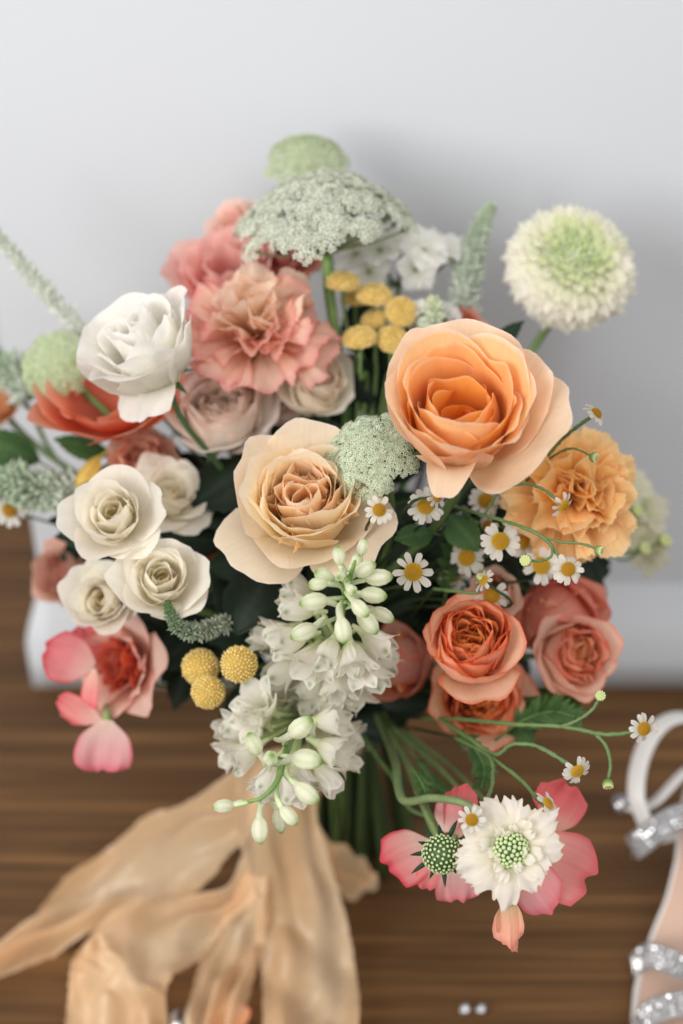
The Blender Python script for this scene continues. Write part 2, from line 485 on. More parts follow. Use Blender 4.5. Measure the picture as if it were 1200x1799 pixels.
# ------------------------------------------------------------------ stems, leaves
SG1, SG2 = lin(86, 116, 68), lin(112, 140, 84)
def stem_path(head, back, seed, n=22, curve=0.4, down=True):
    rg = np.random.default_rng(seed)
    head = np.asarray(head, float)
    a = rg.uniform(0, 6.28); rr = 0.024 * math.sqrt(rg.uniform(0, 1))
    b = BIND + np.array([math.cos(a) * rr, math.sin(a) * rr, rg.uniform(-.01, .01)])
    D = np.linalg.norm(head - b)
    p1 = head + nrm(back) * D * curve
    p2 = b + nrm(0.35 * nrm(head - b) + np.array([0, 0, 1.0])) * D * 0.35
    t = np.linspace(0, 1, n)[:, None]
    c = (1 - t) ** 3 * head + 3 * (1 - t) ** 2 * t * p1 + 3 * (1 - t) * t * t * p2 + t ** 3 * b
    if down:
        f = FOOT + np.array([-math.cos(a + 1.0) * rr * 1.5, -math.sin(a + 1.0) * rr * 1.2, 0.002 + rg.uniform(0, .012)])
        c = np.vstack([c, b * .66 + f * .34, b * .33 + f * .67, f])
    return c
def add_stem(root, head, back, seed, r=0.0022, c1=None, c2=None, curve=0.35, pts=None):
    mb = MB()
    path = stem_path(head, back, seed, curve=curve) if pts is None else pts
    tube(mb, path, [r * .9, r, r * 1.15], 8, SG2 * .9 if c1 is None else c1, SG1 * .8 if c2 is None else c2)
    return wpart("stem", mb, "stem", root)

LEAFD = (lin(16, 30, 20), lin(20, 37, 24), lin(24, 43, 27), lin(28, 47, 29))  # dark leaf greens, deepened further to carry the bouquet's inner shade
LEAFM = (lin(52, 80, 44), lin(60, 92, 48), lin(68, 100, 54), lin(74, 104, 56))
def leaf_mb(L, W, cols=LEAFD, seed=0, bend=(18, 4, -16), ser=0.03, fold=-0.16):
    m = pet(L, W, list(bend), cols, k=99, rnd=0.0, ws='ovate', cup=-fold * -1, ser=0, nt=17, nu=9, seed=seed, nz=0.012, ruf=0.015, rf=2.5, rimw=0.04)
    v = m.v[0].reshape(17, 9, 3)
    if ser:
        tooth = (np.arange(17) % 2) * ser * W
        v[1:-1, 0, 1] -= tooth[1:-1]; v[1:-1, 8, 1] += tooth[1:-1]
        v[1:-1, 0, 0] += tooth[1:-1] * .6; v[1:-1, 8, 0] += tooth[1:-1] * .6
    v[:, 4, 2] -= W * 0.025                      # sunken midrib
    c = m.c[0].reshape(17, 9, 3); c[:, 4] = c[:, 4] * 1.25 + 0.01
    return m
def dirframe(base, d, normal):
    x = nrm(d); n = np.asarray(normal, float); z = nrm(n - np.dot(n, x) * x); y = np.cross(z, x)
    M = np.eye(4); M[:3, 0], M[:3, 1], M[:3, 2], M[:3, 3] = x, y, z, base
    return M
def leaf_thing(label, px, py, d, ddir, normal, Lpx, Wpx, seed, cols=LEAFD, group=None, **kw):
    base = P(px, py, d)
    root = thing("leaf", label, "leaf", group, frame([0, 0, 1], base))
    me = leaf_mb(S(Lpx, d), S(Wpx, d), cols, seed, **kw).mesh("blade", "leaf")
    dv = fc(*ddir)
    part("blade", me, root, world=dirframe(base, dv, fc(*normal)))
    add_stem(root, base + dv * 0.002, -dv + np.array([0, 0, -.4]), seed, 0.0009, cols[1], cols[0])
    return root

# ------------------------------------------------------------------ flowers: roses
def calyx(root, r, n=5, L=None, col=None, z=0.0):
    c = lin(96, 124, 76) if col is None else col
    mb = MB()
    lathe(mb, [(r * .25, z - r * .55), (r * .5, z - r * .42), (r * .55, z - r * .2), (r * .4, z + r * .02)], 10, c)
    part("calyx", mb.mesh("calyx", "stem"), root)
    if n:
        me = pet(L or r * 1.6, r * .5, [10, -25, -50], (c, c, c * .95, c), r0=r * .3, k=2, ws='lance', rnd=0, nt=8, nu=5).mesh("sepal", "leaf")
        for i in range(n):
            part("sepal", me, root, rz(i * 2 * math.pi / n + .4) @ tr(0, 0, z - r * .1))

def whorl(root, R, n, L, W, prof, cols, r0=.06, ph=0.0, z=0.0, seed=0, jit=.18, name="petal", mat="petal", tilt=0.0, wild=1.0, **kw):
    rg = np.random.default_rng(seed * 131 + int(L * 1000) + n)
    for i in range(n):
        j = rg.uniform(-1, 1, 6)
        p = [a + wild * (j[0] * 5 + (j[1] * 8) * (q / (len(prof) - 1))) for q, a in enumerate(prof)]
        m = pet(R * L * (1 + .07 * wild * j[2]), R * W * (1 + .10 * j[3]), p, cols, r0=R * r0, seed=seed * 977 + i * 13 + n, **kw)
        M = rz(ph + 2 * math.pi * (i + jit * wild * j[4]) / n) @ tr(0, 0, R * z) @ ry(math.radians(tilt + 3 * wild * j[5])) @ rx(math.radians(4 * wild * j[0]))
        part(name, m.mesh(name, mat), root, M)

def quartered(root, R, nq, nest, z0, h, cols, seed, rin=.05, rout=.62, mat="petal", zbowl=0.25):
    """folded centre petals of an old-fashioned rose: nested upright folds in every quarter"""
    rg = np.random.default_rng(seed)
    for qd in range(nq):
        ph = 2 * math.pi * (qd + rg.uniform(-.12, .12)) / nq
        for kx in range(nest):
            f = (kx + 1) / nest
            wk = R * (0.05 + 0.36 * f) * (5.0 / nq) * rg.uniform(.85, 1.1)
            din = R * (rin + (rout * 0.62) * (1 - f) * .75 + rg.uniform(0, .04))
            dout = R * rout * rg.uniform(.9, 1.05)
            nu, nt = 23, 7
            s_ = np.linspace(-1, 1, nu); t = np.linspace(0, 1, nt)
            T, Sx = np.meshgrid(t, s_, indexing='ij')
            d = din + (dout - din) * np.abs(Sx) ** 1.7
            w = wk * np.sign(Sx) * np.abs(Sx) ** 0.62
            wob = 0.025 * R * np.sin(Sx * rg.uniform(4, 8) + rg.uniform(0, 6)) * T
            d = d + wob; w = w + 0.03 * R * np.sin(Sx * rg.uniform(5, 9) + rg.uniform(0, 6)) * T
            lean = (T - .5) * R * rg.uniform(-.05, .10)
            tp = .42 + .58 * T ** .8; d = d * tp; w = w * tp
            zz = R * z0 + R * zbowl * (d / (R * rout)) ** 2 * T + R * h * T * (rg.uniform(.85, 1.12)) * (1 + .08 * np.sin(Sx * 7 + kx)) 
            V = np.stack([d + lean, w, zz], -1).reshape(-1, 3)
            base, mid, tipc, rim = [np.asarray(c, float) for c in cols]
            q = T[..., None]
            C = np.where(q < .6, base + (mid - base) * q / .6, mid + (tipc - mid) * (q - .6) / .4)
            g = np.clip((q - .88) / .12, 0, 1); C = C * (1 - g) + rim * g
            uv = np.stack([Sx * .5 + .5, T], -1).reshape(-1, 2)
            mb = MB(); mb.add(V, grid_quads(nt, nu), None, C.reshape(-1, 3), uv)
            part("petal", mb.mesh("petal", mat), root, rz(ph))

def flower(name, label, cat, px, py, d, facing, group=None, roll=0.0):
    M = frame(fc(*facing), P(px, py, d), roll)
    return thing(name, label, cat, group, M)

# --- the large apricot rose -------------------------------------------------
def hero_rose():
    d = 0.735
    R = S(184, d)
    ax = (-.06, .58, .81)
    rt = flower("garden_rose", "big open apricot rose with a deep orange heart, in sharp focus", "rose", 810, 794, d, ax)
    pale, blush = lin(254, 230, 202), lin(254, 222, 188)
    api, org, deep = lin(254, 216, 164), lin(254, 198, 124), lin(253, 170, 76)
    rimc = lin(255, 234, 216)
    def one(an, L, W, pr, cols, i, **kw):
        k = dict(r0=R * .06, k=1.2, rnd=.32, pw=3.0, curl=.05, nz=.045, nt=20, nu=19, rimw=.04); k.update(kw)
        part("petal", pet(R * L, R * W, pr, cols, seed=i, **k).mesh("petal", "petal"), rt, rz(math.radians(an)))
    G = (lin(254, 210, 164), blush, pale, rimc)
    # outer petals: broad lobes on the right, upright cups on the left, one folded tip hanging in front
    one(-8, 1.16, 1.60, [0, 40, 50, 46, 32], G, 3, k=1.6, rnd=.34)
    one(34, 1.16, 1.40, [5, 48, 58, 54, 44], G, 4, k=1.3, rnd=.34)
    one(84, 1.30, 1.35, [8, 54, 64, 60, 50], G, 5, rnd=.34)
    one(128, 1.22, 1.30, [8, 54, 66, 64, 52], G, 6, rnd=.34)
    one(176, 1.26, 1.55, [5, 52, 72, 74, 66], G, 7, curl=.01, rnd=.34)
    one(226, 1.08, 1.30, [5, 54, 74, 74, 64], G, 8, rnd=.34)
    one(256, .96, .60, [0, 54, 56, 20, -50], G, 9, curl=-.22, rnd=.40, k=.8)
    one(304, 1.00, 1.50, [5, 52, 70, 68, 44], G, 10, rnd=.34)
    A = (org, api, lin(254, 214, 164), rimc)
    one(58, 1.24, 1.40, [8, 56, 74, 74, 58], A, 21, k=1.0, spiral=.05, rnd=.32)
    one(118, 1.28, 1.30, [8, 58, 78, 80, 64], A, 22, k=.95, spiral=.10, rnd=.32)
    one(184, 1.22, 1.30, [8, 58, 80, 84, 72], A, 23, k=.95, spiral=.06, curl=.04, rnd=.32)
    one(250, 1.06, 1.25, [8, 58, 84, 92, 84], A, 24, k=.95, curl=.05, rnd=.34)
    one(316, 1.04, 1.25, [8, 54, 72, 74, 50], A, 25, k=1.0, spiral=-.05, rnd=.32)
    one(8, 1.12, 1.20, [8, 54, 70, 70, 52], A, 26, k=1.0, rnd=.32)
    Bc = (deep, lin(254, 194, 118), lin(254, 208, 148), lin(255, 228, 190))
    q = dict(r0=R * .12, rnd=.32)
    one(94, 1.10, 1.10, [10, 62, 84, 86, 70], Bc, 31, k=.95, spiral=.12, **q)
    one(150, 1.12, 1.05, [10, 62, 86, 90, 80], Bc, 32, k=.95, spiral=.20, curl=.05, **q)
    one(214, 1.00, 1.10, [12, 64, 90, 100, 98], Bc, 33, k=.95, spiral=.08, curl=.08, **q)
    one(278, .94, 1.25, [12, 64, 92, 106, 104], Bc, 34, k=.95, spiral=-.08, curl=.07, **q)
    one(340, .98, 1.0, [12, 60, 82, 84, 66], Bc, 35, k=.95, spiral=.12, curl=.06, **q)
    one(36, 1.02, 1.0, [10, 60, 82, 84, 72], Bc, 36, k=.95, spiral=.16, **q)
    Cc = (lin(250, 140, 44), lin(253, 172, 80), lin(254, 194, 118), lin(255, 216, 164))
    q = dict(r0=R * .10, rnd=.28, ruf=.04, rf=1.4)
    one(122, .92, .78, [22, 72, 90, 94, 88], Cc, 41, k=.9, spiral=.32, **q)
    one(196, .88, .74, [24, 72, 92, 98, 92], Cc, 42, k=.9, spiral=.30, **q)
    one(262, .78, .92, [26, 70, 94, 108, 108], Cc, 43, k=.9, spiral=-.15, curl=.10, **q)
    one(322, .76, .78, [26, 68, 88, 92, 80], Cc, 44, k=.9, spiral=.25, **q)
    one(20, .80, .66, [24, 68, 88, 92, 84], Cc, 45, k=.9, spiral=.35, **q)
    Dc = (lin(240, 120, 40), lin(250, 150, 58), lin(252, 180, 98), lin(254, 204, 138))
    q = dict(r0=R * .05, rnd=.30, ruf=.09, rf=1.4)
    one(165, .66, .52, [44, 80, 94, 98, 94], Dc, 51, k=.85, spiral=.45, **q)
    one(290, .58, .56, [44, 78, 92, 98, 88], Dc, 52, k=.85, spiral=.2, **q)
    one(350, .60, .46, [44, 76, 90, 94, 86], Dc, 53, k=.85, spiral=-.4, **q)
    Ec = (lin(230, 96, 30), lin(244, 126, 44), lin(250, 156, 74), lin(252, 182, 108))
    for k_ in range(4):
        one(40 + 90 * k_, .42 + .04 * (k_ % 2), .34, [58, 82, 96, 102, 96], Ec, 61 + k_, k=.8, spiral=.45, ruf=.14, rf=1.4, nt=13, nu=13, rnd=.3)
    calyx(rt, R * .3)
    add_stem(rt, P(810, 794, d) - fc(*ax) * R * .1, -fc(*ax), 1, .0026)
hero_rose()

def cream_rose():
    d = 0.775
    R = S(166, d)
    rt = flower("garden_rose", "big cream and pale peach rose with tightly folded centre petals", "rose", 544, 922, d, (-.05, .46, .88))
    cr, pk = lin(254, 243, 220), lin(253, 238, 214)
    pe, og = lin(254, 234, 190), lin(253, 208, 128)
    rim = lin(254, 242, 226)
    guard = [(214, 1.02, 1.1, [0, 30, 28, 18, -4]), (328, 1.02, 1.2, [0, 34, 36, 28, 12]), (268, .92, 1.25, [0, 44, 56, 46, 20]), (20, 1.06, 1.2, [5, 44, 54, 46, 26]),
             (85, 1.12, 1.35, [5, 50, 64, 62, 44]), (150, 1.12, 1.3, [5, 50, 64, 60, 40])]
    for i, (an, L, W, pr) in enumerate(guard):
        m = pet(R * L, R * W, pr, (pe, cr, pk, rim), r0=R * .06, k=1.5, rnd=.34, pw=3.0, curl=.06, nz=.045, seed=i + 40, nt=16, nu=15, rimw=.05)
        part("petal", m.mesh("petal", "petal"), rt, rz(math.radians(an)))
    og2 = lin(254, 218, 146)
    whorl(rt, R, 5, 1.14, 1.35, [8, 52, 80, 84, 58], (og2, pe, cr, rim), ph=.15, z=.02, seed=21, k=1.05, rnd=.30, pw=3.0, curl=.06, tip=.02, nt=18, nu=17, nz=.05, rimw=.05, wild=1.3)
    whorl(rt, R, 5, 1.08, 1.22, [12, 60, 86, 92, 74], (og2, pe, cr, rim), ph=.8, z=.02, seed=22, k=1.0, rnd=.30, pw=3.0, curl=.08, nt=18, nu=17, nz=.05, spiral=.12, rimw=.05, wild=1.3)
    whorl(rt, R, 6, .98, .92, [16, 64, 90, 96, 86], (og2, pe, lin(251, 224, 188), rim), ph=.4, z=.04, seed=23, k=.95, rnd=.30, pw=3.0, curl=.07, ruf=.03, rf=1.5, nt=16, nu=15, nz=.05, spiral=.22, wild=1.3)
    whorl(rt, R, 6, .84, .62, [26, 74, 90, 96, 88], (og2, lin(250, 204, 144), lin(251, 220, 180), rim), ph=.1, z=.05, seed=29, k=.9, rnd=.30, pw=3.0, curl=.05, ruf=.07, rf=1.5, nt=14, nu=15, nz=.06, spiral=.35, wild=1.5)
    quartered(rt, R, 5, 3, .22, .46, (og2, lin(250, 204, 144), lin(251, 220, 178), lin(253, 232, 202)), 77, rin=.03, rout=.44, zbowl=.02)
    # the closed bud-like fold at the front of the heart
    n0 = len(rt.children)
    whorl(rt, R, 4, .74, .70, [58, 80, 92, 106], (pe, lin(250, 214, 166), lin(252, 226, 190), rim), r0=.05, ph=4.4, z=.26, seed=24, k=1.0, rnd=.22, nt=16, nu=15, spiral=.25, nz=.04)
    for ob in list(rt.children)[-4:]:
        ob.matrix_basis = Matrix((tr(-.02 * R, -.15 * R, 0) @ np.array(ob.matrix_basis)).tolist())
    calyx(rt, R * .3)
    add_stem(rt, P(540, 915, d) - fc(-.05, .42, .9) * R * .1, -fc(-.05, .42, .9), 2, .0026)
cream_rose()

CORAL = dict(base=lin(246, 138, 70), mid=lin(253, 192, 138), tip=lin(254, 214, 180), rim=lin(247, 150, 118), gu=lin(253, 212, 184))
def extent(prof, L, r0):
    t = np.linspace(0, 1, 60); a_ = np.radians(np.interp(t, np.linspace(0, 1, len(prof)), prof))
    return r0 + np.max(np.cumsum(np.cos(a_)) / 60 * L)
def cup_rose(label, px, py, d, Rpx, facing, seed, c=None, heart=None, layers=3, open_=0.0, nq=5, nest=2, group=None, name="spray_rose", roll=0.0, guard=True, mat="petal"):
    """globe-shaped many-petalled rose"""
    c = c or CORAL
    o = open_
    pg = [0, 50 - 14 * o, 68 - 24 * o, 62 - 30 * o, 36 - 30 * o]
    p0 = [0, 48 - 8 * o, 84 - 14 * o, 100 - 20 * o, 98 - 26 * o]
    R = S(Rpx, d) / max(extent(pg, 1.05, .06), extent(p0, 1.2, .06)) * 1.02
    rt = flower(name, label, "rose", px, py, d, facing, group, roll)
    g = (c['mid'], c['gu'], c['gu'], c['rim'])
    if guard:
        whorl(rt, R, 5, 1.05, 1.25, pg, g, ph=.5 + seed, z=-.02, seed=seed, k=1.2, rnd=.32, pw=3.0, curl=.06, nt=13, nu=13, rimw=.08, nz=.05, wild=1.3)
    whorl(rt, R, 5, 1.20, 1.35, p0, g, ph=.0 + seed, seed=seed + 1, k=1.0, rnd=.34, pw=3.0, curl=.06, nt=14, nu=14, rimw=.10, spiral=.08, nz=.05, wild=1.2)
    lay = (c['base'], c['mid'], c['tip'], c['rim'])
    h = heart or (c['base'] * .9, c['base'], c['mid'], c['tip'])
    nl = layers + 4 if layers > 1 else 3
    for i in range(nl):
        f = 1 - (.74 / nl) * (i + .6)
        m_ = (i / nl)
        cc = tuple(x * (1 - m_) + y * m_ for x, y in zip(lay, h))
        whorl(rt, R, 5 if i < nl - 2 else 4, 1.16 * (.52 + .48 * f), 1.30 * f, [4 + 50 * m_, 52 + 24 * m_ - 6 * o, 86 + 4 * m_ - 8 * o, 98 - 14 * o, 94 - 22 * o], cc, ph=.4 + .8 * i, z=.015 * i, seed=seed + 3 + i, k=1.0, rnd=.20, curl=.04, ruf=.03 + .06 * m_, rf=1.5, nt=13, nu=15, rimw=.10, spiral=.12 + .14 * m_, nz=.06, wild=1.1)
    quartered(rt, R, nq, nest, .26, .44, h, seed + 9, rin=.02, rout=.24, zbowl=.02)
    calyx(rt, R * .32)
    ax = fc(*facing)
    add_stem(rt, P(px, py, d) - ax * R * .12, -ax, seed, .0021)
    return rt

corh = (lin(244, 132, 54), lin(253, 184, 98), lin(254, 216, 150), lin(254, 202, 148))
cup_rose("coral rose with swirling orange heart directly below the white daisies", 824, 1146, .785, 90, (-.05, .34, .94), 100, heart=corh, layers=3)
cup_rose("ruffled coral rose tucked beneath the orange-hearted coral rose", 832, 1216, .845, 90, (.05, -.05, .99), 120, heart=corh, layers=3, open_=.5)
PINKC = dict(base=lin(248, 168, 118), mid=lin(252, 200, 168), tip=lin(253, 212, 190), rim=lin(248, 172, 152), gu=lin(254, 224, 206))
cup_rose("globe-shaped pink coral rose at the edge, showing its round hollow heart", 990, 1150, .84, 74, (.20, .16, .96), 140, c=PINKC, heart=(lin(244, 160, 92), lin(252, 194, 136), lin(254, 214, 170), lin(253, 214, 184)), layers=2)
cup_rose("coral pink rose half hidden behind the daisies below the apricot carnation", 965, 1040, .865, 84, (.1, -.55, .8), 160, c=dict(CORAL, gu=lin(238, 175, 157), rim=lin(232, 154, 143)), layers=1, nq=4, nest=2)
cup_rose("blush rosebud half hidden behind the daisies beside the coral roses", 870, 1050, .83, 44, (-.1, .3, .95), 171, c=dict(CORAL, gu=lin(244, 217, 200), tip=lin(244, 210, 190), rim=lin(241, 210, 190)), layers=1, nq=4, nest=2)
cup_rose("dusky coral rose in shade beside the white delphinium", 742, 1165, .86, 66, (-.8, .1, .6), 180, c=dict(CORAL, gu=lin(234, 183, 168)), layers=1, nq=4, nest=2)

# cream spray roses
IV = dict(base=lin(250, 240, 204), mid=lin(253, 249, 232), tip=lin(254, 251, 241), rim=lin(255, 253, 246), gu=lin(254, 251, 240))
ivh = (lin(246, 226, 164), lin(252, 240, 202), lin(253, 247, 224), lin(254, 250, 236))
def ivory(label, px, py, d, Rpx, facing, seed, **kw):
    R = S(Rpx * 1.34, d)
    rt = flower("spray_rose", label, "rose", px, py, d, facing, "small ivory spray roses")
    o = kw.get('o', 0.0)
    g = (IV['base'], IV['gu'], IV['gu'], IV['rim'])
    whorl(rt, R, 5, 1.06, 1.30, [0, 40, 56 - 24 * o, 52 - 26 * o, 30 - 20 * o], g, ph=kw.get('ph', .3) + seed, seed=seed, k=1.2, rnd=.33, pw=3.0, curl=.06, nt=14, nu=14, nz=.055, wild=1.5)
    whorl(rt, R, 5, 1.06, 1.28, [5, 50, 76 - 12 * o, 82 - 18 * o, 68 - 30 * o], g, ph=.8 + seed, seed=seed + 1, k=1.0, rnd=.32, pw=3.0, curl=.05, nt=14, nu=14, nz=.055, spiral=.08, wild=1.4)
    lay = (lin(246, 234, 196), IV['mid'], IV['tip'], IV['rim'])
    whorl(rt, R, 5, .98, 1.05, [12, 58, 84, 94 - 16 * o, 90 - 26 * o], lay, ph=.2 + seed, z=.03, seed=seed + 2, k=1.0, rnd=.30, pw=3.0, curl=.05, nt=13, nu=13, nz=.06, spiral=.15, wild=1.4)
    whorl(rt, R, 4, .76, .68, [30, 70, 86, 92, 88], lay, ph=.9, z=.05, seed=seed + 3, k=1.0, rnd=.22, curl=.05, nt=12, nu=11, nz=.06, spiral=.22)
    whorl(rt, R, 4, .60, .48, [44, 78, 92, 98, 92], (ivh[0], ivh[1], ivh[2], ivh[3]), ph=.3, z=.06, seed=seed + 4, k=1.0, rnd=.25, nt=11, nu=10, nz=.07, spiral=.3)
    whorl(rt, R, 3, .46, .30, [60, 86, 100, 112], ivh, ph=.7, z=.06, seed=seed + 5, k=1.0, rnd=.25, nt=10, nu=9, nz=.05, spiral=.3)
    calyx(rt, R * .28)
    ax = fc(*facing)
    add_stem(rt, P(px, py, d) - ax * R * .1, -ax, seed, .0016)
ivory("ivory spray rose with spiral heart, topmost of the ivory cluster", 212, 918, .79, 72, (-.12, .30, .94), 200)
ivory("loosely opened ivory spray rose behind the spiral-hearted one", 292, 890, .84, 62, (.35, .5, .78), 210, o=.9)
ivory("fully open ivory spray rose touching the curled green veronica tip", 284, 1032, .785, 72, (.10, .36, .92), 220)
ivory("ivory spray rose with hanging petal above the coral peony-like rose", 196, 1056, .82, 62, (-.22, .16, .95), 230, o=.3)

# lower-left coral garden rose with dark red heart
def low_left_rose():
    d = .86; R = S(98, d)
    rt = flower("garden_rose", "flared salmon rose with a dark red heart above the hanging pink sweet pea", "rose", 245, 1168, d, (-.62, .10, .78))
    g1 = (lin(237, 171, 156), lin(244, 204, 190), lin(247, 216, 203), lin(243, 194, 183))
    whorl(rt, R, 6, 1.12, 1.15, [0, 40, 46, 26, -5], g1, ph=.2, seed=301, k=1.2, rnd=.25, curl=.06, ruf=.02, nt=13, nu=12, nz=.05)
    whorl(rt, R, 6, 1.05, 1.0, [5, 52, 64, 56, 30], g1, ph=.7, seed=302, k=1.0, rnd=.22, curl=.06, ruf=.03, nt=13, nu=12, nz=.05)
    red = (lin(171, 70, 63), lin(203, 86, 73), lin(222, 118, 95), lin(231, 147, 123))
    whorl(rt, R, 5, .82, .8, [20, 66, 80, 80, 70], red, ph=.2, z=.04, seed=303, k=1.0, rnd=.22, nt=11, nu=11, nz=.06, ruf=.04)
    quartered(rt, R, 5, 3, .12, .36, red, 305, rout=.42, zbowl=.1)
    calyx(rt, R * .3)
    add_stem(rt, P(245, 1168, d) - fc(-.62, .1, .78) * R * .1, -fc(-.62, .1, .78), 303, .0022)
low_left_rose()

# background coral blooms on the left and top
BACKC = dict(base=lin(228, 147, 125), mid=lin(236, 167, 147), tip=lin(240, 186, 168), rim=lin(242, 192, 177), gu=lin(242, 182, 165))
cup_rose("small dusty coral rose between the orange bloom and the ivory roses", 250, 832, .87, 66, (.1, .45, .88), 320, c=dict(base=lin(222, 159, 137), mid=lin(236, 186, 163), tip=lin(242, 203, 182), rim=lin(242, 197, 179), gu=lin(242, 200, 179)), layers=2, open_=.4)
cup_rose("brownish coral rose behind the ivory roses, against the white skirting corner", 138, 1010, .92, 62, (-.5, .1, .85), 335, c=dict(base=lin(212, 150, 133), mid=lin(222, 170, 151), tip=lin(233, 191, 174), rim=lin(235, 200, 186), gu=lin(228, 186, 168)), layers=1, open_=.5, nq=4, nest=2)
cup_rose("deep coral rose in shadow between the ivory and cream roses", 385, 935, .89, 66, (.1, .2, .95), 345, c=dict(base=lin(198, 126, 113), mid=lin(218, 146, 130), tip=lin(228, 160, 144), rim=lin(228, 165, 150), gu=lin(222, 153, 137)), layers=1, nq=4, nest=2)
def orange_bloom():
    d = .865; R = S(150, d)
    rt = flower("poppy", "wide orange coral cup bloom below the white lisianthus", "flower", 200, 742, d, (-.10, .70, .70))
    c = (lin(233, 144, 113), lin(239, 158, 130), lin(242, 176, 153), lin(244, 191, 168))
    whorl(rt, R, 5, 1.05, 1.25, [0, 24, 44, 46, 30], c, ph=.3, seed=351, k=1.2, rnd=.2, curl=.03, nt=13, nu=13, nz=.05)
    whorl(rt, R, 5, .92, 1.1, [0, 44, 60, 62, 50], c, ph=.9, seed=352, k=1.0, rnd=.2, nt=13, nu=13, nz=.05)
    add_stem(rt, P(200, 742, d), -fc(-.1, .86, .46), 351, .0024)
orange_bloom()
def big_back(label, px, py, d, Rpx, facing, seed, cols, n=(6, 6, 5)):
    R = S(Rpx, d)
    rt = flower("peony", label, "peony", px, py, d, facing)
    whorl(rt, R, n[0], 1.05, 1.2, [0, 30, 40, 36, 15], cols, ph=.3, seed=seed, k=1.2, rnd=.22, curl=.03, ruf=.02, nt=13, nu=13, nz=.05)
    whorl(rt, R, n[1], .95, 1.05, [5, 50, 62, 60, 45], cols, ph=.9, seed=seed + 1, k=1.0, rnd=.2, ruf=.03, nt=13, nu=13, nz=.05)
    whorl(rt, R, n[2], .8, .85, [15, 64, 80, 84, 76], cols, ph=.5, seed=seed + 2, k=1.0, rnd=.2, ruf=.03, nt=12, nu=12, nz=.06)
    add_stem(rt, P(px, py, d), -fc(*facing), seed, .0024)
big_back("large soft pink coral peony rising behind the frilled coral carnation", 408, 520, .89, 128, (-.10, .62, .78), 360, (lin(235, 169, 161), lin(240, 183, 176), lin(243, 200, 192), lin(246, 208, 200)))
big_back("coral peony half covered by the white lace umbel", 500, 470, .885, 74, (.0, .55, .83), 370, (lin(231, 165, 152), lin(238, 179, 166), lin(242, 189, 176), lin(245, 198, 184)))
big_back("pale salmon bloom peeping out left of the white lace umbel", 424, 408, .905, 62, (-.5, .50, .7), 380, (lin(240, 193, 181), lin(246, 210, 198), lin(247, 219, 208), lin(249, 223, 212)), (5, 5, 4))
big_back("amber orange bloom with buff petals past the skirting corner", 8, 725, .93, 52, (-.2, .5, .8), 385, (lin(212, 155, 109), lin(228, 177, 133), lin(233, 196, 163), lin(235, 205, 176)), (5, 5, 4))
cup_rose("coral flower glimpsed behind the apricot rose and white veronica", 800, 610, .88, 50, (.1, .5, .85), 388, c=BACKC, layers=1, nq=3, nest=2)

# blush and cream blooms in the middle
BL = dict(base=lin(251, 228, 206), mid=lin(254, 243, 230), tip=lin(254, 248, 240), rim=lin(252, 232, 224), gu=lin(254, 248, 240))
cup_rose("pale blush rose with pink-flecked petals below the coral carnation", 398, 762, .865, 96, (-.05, .50, .86), 390, c=BL, heart=(lin(250, 222, 196), lin(253, 238, 220), lin(254, 246, 234), lin(253, 238, 228)), layers=2, open_=.3)
cup_rose("creamy white spray rose with amber heart beside the yellow button stems", 552, 700, .862, 72, (.15, .45, .88), 400, c=dict(base=lin(250, 226, 180), mid=lin(254, 242, 218), tip=lin(254, 248, 234), rim=lin(254, 249, 238), gu=lin(254, 248, 234)), heart=(lin(228, 192, 158), lin(241, 216, 185), lin(248, 236, 216), lin(250, 242, 230)), layers=2, open_=.5)
cup_rose("small pink-edged blush rose under the coral carnation's hanging petals", 505, 722, .88, 52, (-.1, .3, .95), 408, c=dict(BL, rim=lin(241, 203, 203)), layers=1, nq=4, nest=2)

# --- carnations -------------------------------------------------------------
def carnation(label, px, py, d, Rpx, facing, seed, c, cin, squash=1.0):
    R = S(Rpx, d)
    rt = flower("carnation", label, "carnation", px, py, d, facing)
    kw = dict(ws='fan', mat="carnation", ser=.035, sn=7, nu=33, nt=14, rnd=.16, pw=2.0, nz=.07, jit=.35, wild=2.0)
    whorl(rt, R, 7, 1.02, 1.25, [40, 20, 8, -2, -14], c, r0=.10, ph=.1, z=-.05, seed=seed, k=6, ruf=.05, rf=2.1, **kw)
    whorl(rt, R, 7, .98, 1.15, [55, 36, 24, 16, 4], c, r0=.09, ph=.5, z=.0, seed=seed + 1, k=5, ruf=.08, rf=2.0, **kw)
    whorl(rt, R, 7, .94, 1.1, [65, 54, 42, 36, 22], c, r0=.08, ph=.9, z=.03, seed=seed + 2, k=4, ruf=.11, rf=1.9, **kw)
    whorl(rt, R, 6, .90, 1.0, [74, 68, 60, 52, 38], cin, r0=.06, ph=.2, z=.05, seed=seed + 3, k=3, ruf=.14, rf=1.7, **kw)
    whorl(rt, R, 6, .86, .95, [80, 80, 76, 70, 58], cin, r0=.05, ph=.7, z=.06, seed=seed + 4, k=3, ruf=.16, rf=1.6, **kw)
    whorl(rt, R, 5, .84, .9, [85, 88, 88, 86, 84], cin, r0=.03, ph=.4, z=.06, seed=seed + 5, k=3, ruf=.18, rf=1.5, **kw)
    mb = MB(); lathe(mb, [(R * .07, -R * .7), (R * .12, -R * .6), (R * .14, -R * .25), (R * .15, R * .1)], 10, lin(104, 132, 84))
    part("calyx", mb.mesh("calyx", "stem"), rt)
    ax = fc(*facing)
    add_stem(rt, P(px, py, d) - ax * R * .65, -ax, seed, .0022)
carnation("frilled apricot carnation half tucked under the large apricot rose", 988, 872, .805, 124, (.22, .20, .95), 500,
          (lin(251, 196, 112), lin(252, 212, 144), lin(253, 220, 164), lin(253, 226, 180)), (lin(249, 178, 80), lin(252, 204, 126), lin(253, 216, 152), lin(253, 224, 172)))
